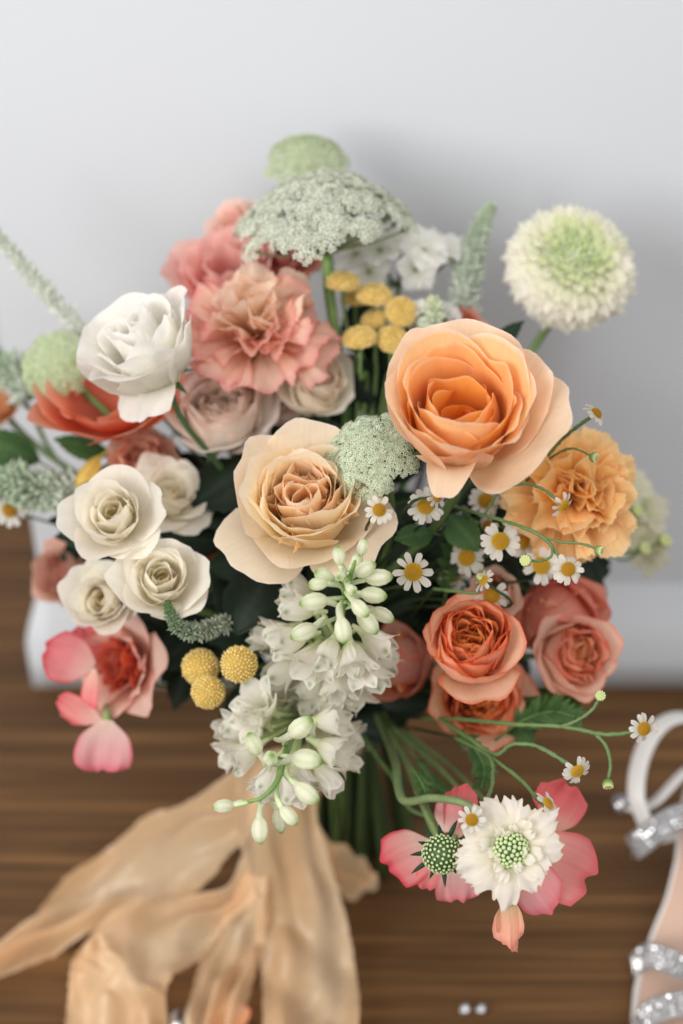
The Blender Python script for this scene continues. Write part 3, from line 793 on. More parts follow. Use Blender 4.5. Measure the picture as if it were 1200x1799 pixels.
carnation("frilled coral carnation with cream-flecked, pink-edged petals", 452, 606, .845, 128, (-.05, .62, .78), 520,
          (lin(247, 185, 152), lin(251, 213, 191), lin(250, 215, 199), lin(243, 173, 169)), (lin(247, 180, 132), lin(252, 221, 187), lin(253, 238, 219), lin(251, 221, 205)))

# --- white lisianthus on its bare stem ---------------------------------------
def lisianthus():
    d = .80; R = S(104, d)
    ax = (-.42, .62, .66)
    rt = flower("lisianthus", "white lisianthus with rippled petals on a bare green stem", "lisianthus", 294, 664, d, ax)
    c = (lin(236, 240, 212), lin(248, 248, 240), lin(251, 251, 247), lin(252, 252, 249))
    whorl(rt, R, 5, 1.55, 2.05, [4, 42, 66, 66, 30], c, ph=.25, seed=531, k=1.05, rnd=.30, pw=3.0, curl=.06, ruf=.03, rf=1.6, nt=18, nu=21, nz=.03, spiral=.06, wild=1.0)
    whorl(rt, R, 5, 1.60, 1.80, [10, 50, 78, 82, 56], c, ph=.8, seed=532, k=1.0, rnd=.30, pw=3.0, curl=.06, ruf=.035, rf=1.6, nt=17, nu=19, nz=.035, spiral=.12, wild=1.0)
    whorl(rt, R, 5, 1.50, 1.40, [24, 66, 90, 98, 90], c, ph=.3, seed=533, k=1.0, rnd=.26, ruf=.05, rf=1.6, nt=16, nu=17, nz=.04, spiral=.22, wild=1.0)
    whorl(rt, R, 4, 1.38, 1.0, [40, 76, 94, 102, 98], c, ph=.6, seed=534, k=1.0, rnd=.26, ruf=.06, rf=1.6, nt=15, nu=15, nz=.04, spiral=.3, wild=1.0)
    m = pet(R * 1.0, R * 1.5, [25, 25, 5, -25, -40], c, r0=R * .05, k=1.8, rnd=.14, ruf=.05, rf=2.0, ser=.06, sn=2, nt=16, nu=19, seed=535)
    part("petal", m.mesh("petal", "petal"), rt, rz(math.radians(232)))
    calyx(rt, R * .26, 5, R * .45, lin(74, 104, 62))
    base = P(294, 664, d)
    pts = catmull([base - fc(*ax) * R * .1, P(300, 690, .80), P(325, 745, .81), P(390, 826, .84), P(470, 960, .90), BIND + np.array([-.012, -.01, .02]), BIND, FOOT + np.array([.012, -.01, .004])], 44)
    mb = MB(); tube(mb, pts, [.0016, .0018, .0022], 8, lin(64, 92, 56), lin(72, 100, 60)); wpart("stem", mb, "stem", rt)
lisianthus()

# --- the double white scabious on the right ----------------------------------
def puff():
    d = .865; R = S(112, d)
    ax = (.06, .34, .94)
    rt = flower("double_scabious", "round ivory pompom flower with pale green centre on its own stem", "scabious", 1005, 462, d, ax)
    ivo = [lin(196, 213, 160), lin(222, 230, 189), lin(241, 243, 222), lin(248, 248, 236), lin(250, 250, 241)]
    meshes = []
    for k, c in enumerate(ivo):
        ms = []
        for v in range(2):
            ms.append(pet(1.0, .95 if k < 3 else .85, [58, 34, 8, -20], (c * .85, c, c * 1.02, c * 1.04), r0=0, k=8, ws='wide', rnd=.16, ser=.14, sn=2.5, ruf=.12, rf=1.6, nt=7, nu=13, seed=540 + k * 3 + v, nz=.06).mesh("petal", "petal"))
        meshes.append(ms)
    N = 230
    core = MB(); lathe(core, ell_prof(R * .72, R * .62, 9, -R * .30), 20, ivo[2] * .9); part("core", core.mesh("core", "petal"), rt)
    fl = MB(); crg = np.random.default_rng(9)
    for i in range(90):
        th = math.sqrt((i + .5) / 90) * .62; phi = i * 2.399963
        p_ = np.array([R * .72 * math.sin(th) * math.cos(phi), R * .72 * math.sin(th) * math.sin(phi), R * .34 * math.cos(th) - R * .02])
        bump_dome(fl, p_ + crg.normal(0, R * .008, 3), nrm([p_[0], p_[1], R * .6]) + crg.normal(0, .2, 3), R * .038, R * crg.uniform(.06, .11), ivo[0] * .9, ivo[1])
    part("florets", fl.mesh("florets", "grain"), rt, kind="stuff")
    for i in range(N):
        f = math.sqrt((i + .5) / N); phi = i * 2.399963
        th = f * math.radians(112)
        pos = np.array([R * .72 * math.sin(th), 0, R * .34 * math.cos(th)])
        size = R * (.13 + .30 * f ** 1.1) * (.85 + .3 * ((i * 37) % 11) / 10)
        kcls = min(4, int(f * 5.6)) if f > .18 else 0
        tiltv = th * 0.9
        M = rz(phi) @ tr(*pos) @ ry(tiltv - .55 + .5 * (((i * 53) % 17) / 16 - .5)) @ rx(.7 * (((i * 29) % 13) / 12 - .5)) @ sc(size)
        part("petal", meshes[kcls][i % 2], rt, M)
    mb = MB(); lathe(mb, [(R * .03, -R * .5), (R * .2, -R * .42), (R * .42, -R * .30), (R * .3, -R * .2)], 12, lin(108, 136, 86)); part("calyx", mb.mesh("calyx", "stem"), rt)
    hp = P(1005, 462, d) - fc(*ax) * R * .45
    pts = catmull([hp, P(972, 556, .885), P(945, 600, .885), P(890, 690, .89), P(780, 930, .93), BIND + np.array([.015, .0, .03]), BIND + np.array([.012, 0, 0]), FOOT + np.array([-.02, 0, .004])], 40)
    mb = MB(); tube(mb, pts, [.0026, .0026, .0024], 8, lin(118, 146, 90), lin(90, 118, 70)); wpart("stem", mb, "stem", rt)
puff()

# --- lace umbels (ammi) -------------------------------------------------------
def floret_cluster(n, R, cg, cw, seed, psz):
    """one umbellet: short stalks carrying five-petalled flowerlets"""
    rg = np.random.default_rng(seed); mb = MB()
    for i in range(n):
        f = math.sqrt((i + .5) / n); a = i * 2.399963 + rg.uniform(-.2, .2)
        p = np.array([R * f * math.cos(a), R * f * math.sin(a), R * (.30 * (1 - f * f) + rg.uniform(-.08, .08))])
        nv = nrm(np.array([p[0] * .7, p[1] * .7, R * .9]) + rg.normal(0, .12 * R, 3))
        x = nrm(np.cross(nv, [.2, .9, .3])); y = np.cross(nv, x)
        b = np.array([0, 0, -R * .9])
        w = R * .018
        s1 = nrm(np.cross(p - b, [.3, .1, 1.0])) * w
        mb.add([b + s1, b - s1, p - s1, p + s1], [(0, 1, 2, 3)], None, cg * .9)
        ps = psz * rg.uniform(.8, 1.2); a0 = rg.uniform(0, 6)
        V = [p + nv * ps * .05]; tq = []; cc = [cg]
        for k in range(5):
            an = a0 + k * 2 * math.pi / 5
            rd = lambda e: math.cos(an + e) * x + math.sin(an + e) * y
            V += [p + rd(-.42) * ps * .62 + nv * ps * .22, p + rd(0) * ps * 1.0 + nv * ps * .12, p + rd(.42) * ps * .62 + nv * ps * .22]
            bI = 1 + 3 * k
            tq.append((0, bI, bI + 1, bI + 2)); cc += [cw, cw, cw]
        mb.add(V, tq, None, np.array(cc))
        bump_dome(mb, p + nv * ps * .02, nv, ps * .28, ps * .34, cg, cg * 1.25)
    return mb
def umbel(label, px, py, d, Rpx, facing, seed, cg, cw, dome=.35, n_umb=46, umb_r=.16, nfl=26, droop=1.0, stem_pts=None, stem_r=.0026, nphi=1.0, under=True):
    R = S(Rpx, d)
    rt = flower("lace_umbel", label, "lace flower", px, py, d, facing)
    rg = np.random.default_rng(seed)
    ms = [floret_cluster(nfl, R * umb_r, cg, cw, seed + k, R * umb_r * .25).mesh("umbellet", "grain", False) for k in range(3)]
    base = np.array([0, 0, -R * .38])
    rays = MB()
    for i in range(n_umb):
        f = math.sqrt((i + .5) / n_umb); a = i * 2.399963 + rg.uniform(-.12, .12)
        f2 = f * rg.uniform(.95, 1.04)
        p = np.array([R * .93 * f2 * math.cos(a), R * .93 * f2 * math.sin(a), R * dome * (1 - droop * f2 ** 2.2) + R * rg.uniform(-.03, .03)])
        umb_s = 1.10
        slope = dome * 2.2 * droop * f2 ** 1.2
        nv = nrm([slope * math.cos(a), slope * math.sin(a), 1.0])
        part("umbellet", ms[i % 3], rt, frame(nv, p, rg.uniform(0, 6), [1, 0, 0]) @ sc(umb_s * rg.uniform(.9, 1.15)))
        e = p - nv * R * umb_r * .85
        mid = (base + e) / 2 + np.array([e[0], e[1], 0]) * .12
        tube(rays, catmull([base, mid, e], 6), R * .012, 5, cg * .85, cg * .95)
    part("rays", rays.mesh("rays", "stem"), rt, kind="stuff")
    hp = xf(WM[rt.name], base[None])[0]
    if stem_pts is None:
        add_stem(rt, hp, -fc(*facing), seed, stem_r)
    else:
        pts = catmull([hp] + stem_pts + [BIND + np.array([.0, .01, .01]), FOOT + np.array([.01 * math.cos(seed), .02, .004])], 40)
        mb = MB(); tube(mb, pts, [stem_r, stem_r, stem_r * .9], 8, lin(120, 152, 88), lin(86, 116, 66)); wpart("stem", mb, "stem", rt)
umbel("wide white lace umbel, arched like a parasol over the coral peony", 566, 384, .845, 166, (-.10, .90, .42), 600, lin(146, 162, 122), lin(240, 240, 232), dome=.42, n_umb=72, umb_r=.135, nfl=34, droop=1.25,
      stem_pts=[P(576, 460, .845), P(578, 510, .85), P(592, 610, .86), P(610, 760, .90)], stem_r=.0034)
umbel("green lace umbel tucked between the cream rose and apricot rose", 652, 800, .745, 84, (-.30, .36, .88), 620, lin(150, 174, 124), lin(238, 243, 226), dome=.42, n_umb=52, umb_r=.160, nfl=30, droop=1.0)
umbel("pale green umbel topping the bouquet against the wall", 540, 286, .875, 74, (.05, .62, .78), 640, lin(170, 186, 142), lin(214, 222, 194), dome=.45, n_umb=60, umb_r=.19, nfl=26, droop=1.0)
umbel("pale green umbel beside the white lisianthus", 102, 640, .855, 66, (-.15, .30, .94), 660, lin(164, 186, 132), lin(222, 230, 196), dome=.45, n_umb=56, umb_r=.19, nfl=26, droop=1.0,
      stem_pts=[P(150, 690, .865), P(240, 775, .865), P(330, 850, .89)], stem_r=.0022)

# --- yellow buttons and billy balls -------------------------------------------
YD, YM, YT = lin(216, 178, 88), lin(234, 204, 122), lin(244, 222, 158)
def button_mesh(R, flat, dimple, n, seed, ball=False):
    rg = np.random.default_rng(seed); mb = MB()
    if ball:
        lathe(mb, ell_prof(R * .93, R * 1.86, 13, -R * .93), 20, YD * .8)
    else:
        a = np.linspace(0, math.pi * .62, 12)
        pr = [(max(1e-5, R * .95 * math.sin(t)), R * flat * math.cos(t) - dimple * R * math.exp(-(math.sin(t) / .28) ** 2) * (1 if t < 1.5 else 0)) for t in a]
        lathe(mb, pr[::-1], 22, YD * .8)
    for i in range(n):
        f = (i + .5) / n
        phi = i * 2.399963
        if ball:
            ct = 1 - 1.94 * f; th = math.acos(ct)
            nv = np.array([math.sin(th) * math.cos(phi), math.sin(th) * math.sin(phi), ct]); p = nv * R * .93
        else:
            th = math.pi * .60 * math.sqrt(f)
            st = math.sin(th)
            p = np.array([R * .95 * st * math.cos(phi), R * .95 * st * math.sin(phi), R * flat * math.cos(th) - dimple * R * math.exp(-(st / .28) ** 2) * (1 if th < 1.5 else 0)])
            nv = nrm([st * math.cos(phi) * flat, st * math.sin(phi) * flat, max(math.cos(th), -.2)])
        rr = R * (1.75 if not ball else 1.9) / math.sqrt(n) * .62
        k = rg.uniform(.82, 1.12); p = p * rg.uniform(.965, 1.035) + rg.normal(0, R * .012, 3)
        bump_dome(mb, p, nrm(nv + rg.normal(0, .15, 3)), rr * rg.uniform(.8, 1.1), rr * rg.uniform(1.0, 1.7), YM * k, YT * k)
    return mb
def button(label, px, py, d, Rpx, facing, seed, ball=False, group=None, stem_to=None, flat=.62):
    R = S(Rpx, d)
    nm = "billy_button" if ball else "tansy_button"
    rt = flower(nm, label, "yellow flower", px, py, d, facing, group)
    part("head", button_mesh(R, flat, .22, 210 if not ball else 260, seed, ball).mesh("head", "grain"), rt)
    ax = fc(*facing)
    if not ball:
        mb = MB(); lathe(mb, [(R * .08, -R * .42), (R * .5, -R * .36), (R * .86, -R * .16), (R * .8, -R * .1)], 14, lin(112, 134, 74)); part("calyx", mb.mesh("calyx", "stem"), rt)
    hp = P(px, py, d) - ax * R * (.4 if not ball else .9)
    if stem_to is None:
        add_stem(rt, hp, -ax, seed, .0011, lin(110, 138, 80))
    else:
        pts = catmull([hp] + stem_to + [BIND + np.array([0.005, 0.005, .02]), FOOT + np.array([.015, .015, .003])], 30)
        mb = MB(); tube(mb, pts, .0011, 6, lin(110, 138, 80), lin(88, 114, 66)); wpart("stem", mb, "stem", rt)
gT = "yellow button flowers"
for k, (lb, x, y, r, f, dd) in enumerate([
        ("yellow button flower closest to the lace umbel's thick stem", 602, 497, 30, (.05, .88, .45), .845),
        ("yellow button flower mostly hidden behind its wider neighbour", 624, 526, 25, (.0, .9, .4), .865),
        ("widest yellow button flower in the upper part of the cluster", 658, 520, 32, (.08, .85, .5), .85),
        ("yellow button flower seen from the side amid the cluster", 660, 562, 27, (-.35, .78, .5), .855),
        ("yellow button flower turned to show its dimpled centre", 705, 548, 28, (.18, .25, .95), .845),
        ("low yellow button flower seen from the side, on a straight green stem", 632, 595, 30, (-.12, .82, .54), .835),
        ("yellow button flower touching the apricot rose, dimple showing", 690, 598, 30, (.22, .62, .75), .84)]):
    button(lb, x, y, dd, r, f, 700 + k, False, gT, [P(x + (650 - x) * .12, y + 70, dd + .012), P(x + (655 - x) * .5, 700, .87)])
gB = "yellow billy balls"
button("round yellow billy ball touching the white delphinium", 420, 1167, .775, 33, (.1, .3, .95), 720, True, gB)
button("round yellow billy ball under the veronica spike", 352, 1172, .795, 33, (-.1, .2, .95), 721, True, gB)
button("round yellow billy ball hanging lowest of the three", 366, 1216, .785, 30, (.05, -.2, .97), 722, True, gB)

# --- chamomile -----------------------------------------------------------------
WH = lin(242, 242, 236)
CHP = [pet(1.0, .52, [12, 4, -6, -14 - 8 * v], (lin(214, 222, 190), WH * .98, WH, WH), k=9, ws='strap', rnd=.10, notch=.05 * (v % 2) + .01, cup=.05, nt=8, nu=7, seed=800 + v, ruf=.03, rf=1.0, nz=.03).mesh("petal", "petal") for v in range(4)]
def disc_mesh(cone, seed, yd=lin(186, 140, 38), yt=lin(222, 180, 66)):
    mb = MB(); n = 90
    a = np.linspace(0, math.pi / 2, 7)
    lathe(mb, [(max(1e-5, math.sin(t)), cone * math.cos(t)) for t in a][::-1], 14, yd * .8)
    for i in range(n):
        f = math.sqrt((i + .5) / n); phi = i * 2.399963; th = f * math.pi / 2
        p = np.array([math.sin(th) * math.cos(phi), math.sin(th) * math.sin(phi), cone * math.cos(th)])
        nv = nrm([p[0] * cone, p[1] * cone, math.cos(th)])
        k = 1 if f > .45 else .82
        bump_dome(mb, p, nv, .10, .13, yd * k, yt * k)
    return mb.mesh("flower_head", "grain")
DISC = [disc_mesh(.55, 0), disc_mesh(.8, 1, lin(176, 128, 34), lin(212, 166, 56))]
BUDM = None
def cham_bud_mesh():
    mb = MB()
    lathe(mb, [(.2, -.9), (.75, -.6), (1.0, -.05), (.9, .45), (.5, .68), (1e-4, .62)], 12, np.array([lin(120, 148, 88)] * 3 + [lin(190, 200, 130)] * 3), ribs=6, ribamp=.06)
    for i in range(11):
        a = i * 2 * math.pi / 11
        bump_dome(mb, np.array([.72 * math.cos(a), .72 * math.sin(a), .5]), [math.cos(a) * .5, math.sin(a) * .5, 1], .2, .3, lin(206, 214, 160), lin(226, 230, 190))
    return mb.mesh("bud", "grain")
BUDM = cham_bud_mesh()
INV = lin(104, 132, 76)
calm = MB(); lathe(calm, [(.10, -.55), (.5, -.42), (.95, -.1), (.98, .02)], 12, INV); CALM = calm.mesh("calyx", "stem")
def cham_head(rt, px, py, d, Rpx, facing, seed, npet=13, droop=0.0, miss=()):
    rg = np.random.default_rng(seed); R = S(Rpx, d)
    M = frame(fc(*facing), P(px, py, d), rg.uniform(0, 6))
    hd = part("flower_head", DISC[seed % 2], rt, world=M @ sc(R * .40))
    WM[hd.name] = M @ sc(R * .40)
    for i in range(npet):
        if i in miss or (rg.uniform() < .07 and npet > 9): continue
        L = rg.uniform(.62, .70) / .40
        Lc = rz(2 * math.pi * (i + rg.uniform(-.16, .16)) / npet) @ tr(.80, 0, .02 + rg.uniform(-.03, .03)) @ ry(math.radians(droop + rg.uniform(-10, 12) + (28 if rg.uniform() < .14 else 0))) @ rx(rg.uniform(-.25, .25)) @ sc(L, L * rg.uniform(.85, 1.1), L)
        part("petal", CHP[rg.integers(0, 4)], hd, Lc)
    part("calyx", CALM, hd)
    return P(px, py, d) - fc(*facing) * R * .2
def cham_stem(rt, pts, r=.0007, name="stem", c=None):
    mb = MB(); c = lin(98, 122, 76) if c is None else c
    n_ = max(14, 9 * len(pts)); kk = np.random.default_rng(int(abs(pts[0][0]) * 1e5) % 9999)
    pp = catmull(pts, n_) + kk.normal(0, .00009, (n_, 3)); pp[0], pp[-1] = pts[0], pts[-1]
    tube(mb, pp, r * (1 + .18 * kk.uniform(-1, 1, n_)), 6, c, c * .95); wpart(name, mb, "stem", rt)
def cham_bud(rt, px, py, d, Rpx, facing):
    part("bud", BUDM, rt, world=frame(fc(*facing), P(px, py, d)) @ sc(S(Rpx, d)))
def sprig(label, base, group="chamomile sprigs"):
    return thing("chamomile_sprig", label, "chamomile", group, frame([0, 0, 1], base, 0))
B0 = lambda a, r=.018, z=0.0: BIND + np.array([r * math.cos(a), r * math.sin(a), z])
def run(rt, pts, seed, r=.0009, c=lin(42, 62, 35)):            # main stem through the tie to the floor, green darkened as if shaded
    a = seed * 1.7
    cham_stem(rt, list(pts) + [B0(a), FOOT + np.array([-.02 * math.cos(a), -.02 * math.sin(a), .003])], r, c=c)

# single daisies along the cream rose and the dark gap
def single(label, px, py, d, r, f, seed, via=None, **kw):
    rt = sprig(label, P(px, py, d))
    hp = cham_head(rt, px, py, d, r, f, seed, **kw)
    back = -fc(*f)
    run(rt, [hp, hp + back * .018 + np.array([0, 0, -.006])] + (via or []) + [hp * .45 + BIND * .55 + np.array([0, 0, .03])], seed)
    return rt
single("white chamomile daisy lying against the cream rose below the green umbel", 666, 896, .715, 28, (.25, .12, .95), 1, npet=12)
single("white chamomile daisy partly covered by a smaller daisy turned aside", 748, 889, .745, 35, (-.12, .08, .98), 2, npet=13)
single("small chamomile daisy turned aside, overlapping a wider daisy", 767, 872, .73, 25, (.72, .05, .66), 3, npet=11)
single("lone white chamomile daisy with nine broad petals beside the delphinium buds", 726, 1005, .735, 38, (-.02, .10, .99), 4, npet=10)
single("shaded chamomile daisy directly under the apricot rose", 853, 880, .80, 32, (.1, .2, .97), 5)
single("dim chamomile daisy between the apricot rose and the apricot carnation", 903, 888, .815, 28, (.2, .2, .95), 6)
single("shaded chamomile daisy seen edge-on below the apricot rose", 858, 925, .805, 28, (-.85, .15, .5), 7)
single("bright chamomile daisy with a full ring of petals amid the daisies", 879, 951, .755, 37, (.05, .12, .98), 8, npet=14)
single("chamomile daisy tucked behind the full-ringed daisy", 917, 952, .79, 33, (.3, .2, .93), 9)
single("drooping chamomile daisy above the dim one in the dark gap", 820, 980, .785, 35, (-.25, .15, .95), 10, droop=25)
single("dim chamomile daisy deep in the dark gap", 797, 1012, .83, 28, (-.2, .2, .95), 11)
single("chamomile daisy over the coral pink rose, overlapped by a brighter daisy", 951, 994, .775, 36, (-.1, .15, .98), 12, npet=13)
single("drooping chamomile daisy resting on the swirled coral rose", 864, 1046, .765, 34, (-.05, .30, .94), 13, npet=10, droop=15)
single("small sideways chamomile daisy above the swirled coral rose", 850, 1020, .755, 24, (-.7, .5, .5), 14, npet=9)
single("blurred chamomile daisy on the veronica at the skirting corner", 18, 895, .87, 33, (-.1, -.1, .98), 15, npet=12)

rt = sprig("chamomile sprig arching over the apricot carnation and coral rose", P(800, 885, .80))
h1 = cham_head(rt, 998, 1000, .73, 30, (.0, .14, .98), 21, npet=12)
cham_stem(rt, [P(800, 890, .80), P(850, 905, .77), P(915, 925, .745), P(955, 945, .738), P(978, 972, .735), h1], .0010)
cham_stem(rt, [P(948, 941, .739), P(985, 952, .735), P(1020, 955, .732), P(1046, 963, .73)], .0007)
cham_bud(rt, 1052, 967, .73, 9, (.8, -.2, .5))
cham_stem(rt, [P(970, 962, .735), P(968, 978, .733), P(950, 985, .731), P(930, 985, .73)], .0007)
cham_bud(rt, 924, 985, .729, 11, (-.4, .1, .9))
h2 = cham_head(rt, 990, 888, .735, 27, (.45, -.35, .45), 22, npet=8, droop=20)
cham_stem(rt, [P(850, 905, .77), P(880, 862, .75), P(920, 850, .738), P(955, 860, .735), h2], .0008)
run(rt, [P(800, 890, .80), P(740, 960, .86)], 5)
rt = sprig("chamomile sprig poking out between the apricot rose and apricot carnation", P(985, 790, .78))
h3 = cham_head(rt, 1047, 727, .75, 26, (.62, .55, .40), 23, npet=12, droop=12)
cham_stem(rt, [P(930, 840, .79), P(985, 775, .765), P(1020, 745, .752), h3], .0010)
cham_stem(rt, [P(950, 815, .785), P(1000, 788, .76), P(1038, 800, .755)], .0007)
cham_bud(rt, 1043, 803, .755, 9, (.7, -.3, .5))
run(rt, [P(930, 840, .79), P(800, 960, .88)], 6)
rt = sprig("chamomile sprig with one side bud lying along the swirled coral rose", P(765, 1036, .77))
cham_stem(rt, [P(762, 1034, .78), P(800, 1039, .765), P(838, 1041, .76), P(846, 1030, .758)], .0010)
cham_bud(rt, 845, 1016, .757, 9, (.1, .8, .5))
run(rt, [P(762, 1034, .78), P(700, 1100, .88)], 9)

rt = sprig("chamomile sprig with two open daisies and two buds, reaching over the floor towards the sandal", P(770, 1258, .82))
h = cham_head(rt, 1131, 1280, .745, 29, (.25, -.05, .96), 31, npet=11)
cham_stem(rt, [P(740, 1262, .84), P(815, 1264, .80), P(900, 1272, .77), P(990, 1277, .753), P(1060, 1290, .748), P(1105, 1287, .746), h], .0013)
cham_stem(rt, [P(985, 1277, .753), P(1015, 1265, .75), P(1040, 1247, .748), P(1052, 1230, .747)], .0010)
cham_bud(rt, 1054, 1223, .746, 10, (.1, .35, .93))
cham_stem(rt, [P(1045, 1288, .749), P(1064, 1310, .747), P(1072, 1340, .746), P(1069, 1368, .745)], .0010)
cham_bud(rt, 1068, 1377, .745, 10, (.0, -.8, .5))
h = cham_head(rt, 1014, 1354, .735, 29, (.30, -.38, .85), 32, npet=13, droop=10)
cham_stem(rt, [P(770, 1262, .82), P(815, 1290, .79), P(868, 1325, .765), P(900, 1308, .755), P(940, 1310, .748), P(975, 1328, .74), h], .0012)
run(rt, [P(740, 1262, .84), P(680, 1255, .90)], 2)
rt = sprig("chamomile sprig bearing the daisies that touch the ragged white scabious", P(858, 1328, .77))
h = cham_head(rt, 829, 1440, .705, 27, (-.15, -.10, .96), 33, npet=10)
cham_stem(rt, [P(800, 1295, .80), P(858, 1328, .765), P(866, 1365, .745), P(860, 1395, .73), P(845, 1420, .715), h], .0011)
h = cham_head(rt, 962, 1412, .715, 27, (.55, .55, .45), 34, npet=12)
cham_stem(rt, [P(858, 1328, .765), P(890, 1350, .75), P(920, 1375, .735), P(945, 1405, .722), h], .0011)
run(rt, [P(800, 1295, .80), P(690, 1270, .90)], 3)

# --- delphiniums ---------------------------------------------------------------
DW, DGv, DT = lin(247, 247, 230), lin(230, 236, 200), lin(148, 178, 100)
def dbud_mesh(seed, green=.5):
    rg = np.random.default_rng(seed); mb = MB()
    prof = np.array([(.10, -.02), (.26, .08), (.42, .26), (.48, .48), (.42, .72), (.26, .90), (.10, .985), (1e-4, 1.0)])
    c = np.array([DGv, DW * .97, DW, DW, DW * .98, DW * .6 + DT * .4 * 1, DT, DT * .9])
    n = 20
    lathe(mb, prof * [.62, 1.0], n, c, ribs=5, ribamp=.07)
    C = mb.c[0].reshape(len(prof), n, 3)
    a = np.linspace(0, 2 * math.pi, n, endpoint=False)
    vein = (np.cos(5 * a + math.pi) > .75)
    C[2:6, vein] = C[2:6, vein] * .72 + DT * .28 * (1 + green)
    # short spur curling back from the base
    sp_ = catmull([(0, 0, .12), (.05, .06, -.10), (.16, .12, -.30), (.30, .10, -.40)], 9)
    tube(mb, sp_, [.15, .11, .05], 7, DW * .95, DGv * .85)
    return mb.mesh("bud", "petal")
DBUD = [dbud_mesh(k, .3 + .2 * k) for k in range(3)]
def sepal_mesh(seed, prof):
    m = pet(1.0, .60, prof, (DGv, lin(246, 247, 238), lin(249, 249, 245), lin(248, 249, 242)), r0=.06, k=1.3, ws='sepal', rnd=.13, pw=2.0, cup=.0, ruf=.02, rf=1.2, nt=15, nu=11, seed=seed, nz=.015, rmin=.8, wr=.002, st=.07)
    v = m.v[0].reshape(15, 11, 3); C = m.c[0].reshape(15, 11, 3)
    for i in range(15):
        for j in range(11):
            g = math.exp(-(((i - 12) / 1.25) ** 2 + ((j - 5) / 1.5) ** 2))
            g *= (.8, .3, .6, .9)[seed % 4]; C[i, j] = C[i, j] * (1 - g) + DT * .8 * g
    return m.mesh("sepal", "petal")
DSEP = [sepal_mesh(k, p) for k, p in enumerate(([40, 68, 72, 60, 34], [40, 72, 80, 76, 60], [36, 64, 66, 52, 20], [45, 78, 88, 90, 84]))]
def delphinium(label, axis, buds, florets, seed):
    rg = np.random.default_rng(seed)
    pts = catmull(axis, 30)
    rt = thing("delphinium", label, "delphinium", "white delphinium spikes", frame([0, 0, 1], pts[0]))
    mb = MB()
    full = np.vstack([FOOT + np.array([.01, -.02, .003]), BIND + np.array([-.005, -.015, 0]), pts])
    tube(mb, catmull(full, 50), [.0026, .0022, .0015, .0008], 8, lin(92, 122, 70), lin(120, 150, 84)); wpart("stem", mb, "stem", rt)
    peds = MB()
    def near(p, back):
        d = np.linalg.norm(pts - p, axis=1); k = int(np.argmin(d)); return pts[max(0, k - back)]
    for (x, y, d, dx, dy, dz, Lpx) in buds:
        L = S(Lpx * rg.uniform(.82, 1.02), d); ax = fc(dx, -dy, dz); c = P(x, y, d)
        base = c - ax * L * .45
        part("bud", DBUD[rg.integers(0, 3)], rt, world=frame(ax, base, rg.uniform(0, 6)) @ sc(L))
        q = near(base, 2)
        pth = catmull([q, q * .35 + base * .65 - ax * L * .28, base + ax * L * .06], 10)
        tube(peds, pth, [.0010, .0011, .0016], 6, lin(150, 176, 110), lin(206, 218, 176))
    extra = []
    for q_ in range(14):
        x0, y0, d0, dx, dy, dz, L0 = florets[q_ % len(florets)]
        extra.append((x0 + rg.uniform(-22, 22), y0 + rg.uniform(-22, 22), d0 + rg.uniform(.0, .02), dx + rg.uniform(-.35, .35), dy + rg.uniform(-.35, .35), dz + rg.uniform(-.1, .3), L0 * rg.uniform(.75, .95)))
    for (x, y, d, dx, dy, dz, Lpx) in list(florets) + extra:
        L = S(Lpx * .95, d); ax = fc(dx, -dy, dz); base = P(x, y, d) - ax * L * .5
        M0 = frame(ax, base, rg.uniform(0, 6))
        b = part("floret", (lambda m: (lathe(m, [(.05, -.35), (.10, -.1), (.14, .03), (.10, .14)], 8, DGv), m)[1])(MB()).mesh("floret", "petal"), rt, world=M0 @ sc(L))
        for k in range(5):
            part("sepal", DSEP[rg.integers(0, 4)], b, rz(2 * math.pi * (k + rg.uniform(-.1, .1)) / 5) @ ry(rg.uniform(-.12, .12)) @ sc(1.0, rg.uniform(.9, 1.1), 1))
        q = near(base, 3)
        tube(peds, catmull([q, (q + base) / 2 - ax * L * .1, base - ax * L * .2], 8), [.0011, .0013], 6, lin(150, 176, 110), lin(196, 210, 160))
    wpart("pedicels", peds, "stem", rt, "stuff")
# x, y, depth, direction (right, down, towards viewer), length px
b1 = [(596, 978, .705, -.12, -.8, .45, 48), (637, 962, .712, .25, -.85, .3, 40), (571, 1012, .705, -.7, -.35, .6, 48), (560, 1026, .70, -.85, .05, .5, 42),
      (640, 1000, .70, .8, -.45, .4, 52), (664, 1015, .705, .92, -.1, .3, 50), (655, 1045, .705, .9, .1, .4, 55), (632, 1068, .695, .55, .55, .55, 52),
      (602, 1105, .695, .15, .85, .45, 54), (553, 1057, .70, -.9, .1, .4, 54), (617, 1036, .69, .3, .2, .9, 38), (645, 1092, .705, .6, .7, .3, 55),
      (535, 1110, .715, -.85, .35, .35, 58), (671, 1080, .715, .85, .45, .2, 52), (598, 1012, .69, -.2, .1, .95, 34), (625, 985, .70, .4, -.6, .6, 36)]
f1 = [(575, 1150, .73, -.35, .75, .5, 70), (620, 1160, .73, .15, .85, .5, 72), (520, 1070, .755, -.9, -.1, .3, 72), (505, 1125, .76, -.9, .2, .3, 78),
      (540, 1165, .755, -.6, .6, .4, 76), (665, 1130, .75, .75, .5, .3, 72), (655, 1185, .765, .5, .8, .2, 78), (590, 1205, .765, 0, .9, .3, 76),
      (495, 1180, .785, -.8, .5, .2, 78), (545, 1215, .79, -.4, .85, .2, 74), (625, 1225, .79, .3, .9, .1, 74), (675, 1160, .79, .85, .4, .1, 70), (480, 1110, .79, -.95, 0, .1, 70), (520, 1030, .775, -.8, -.4, .3, 60)]
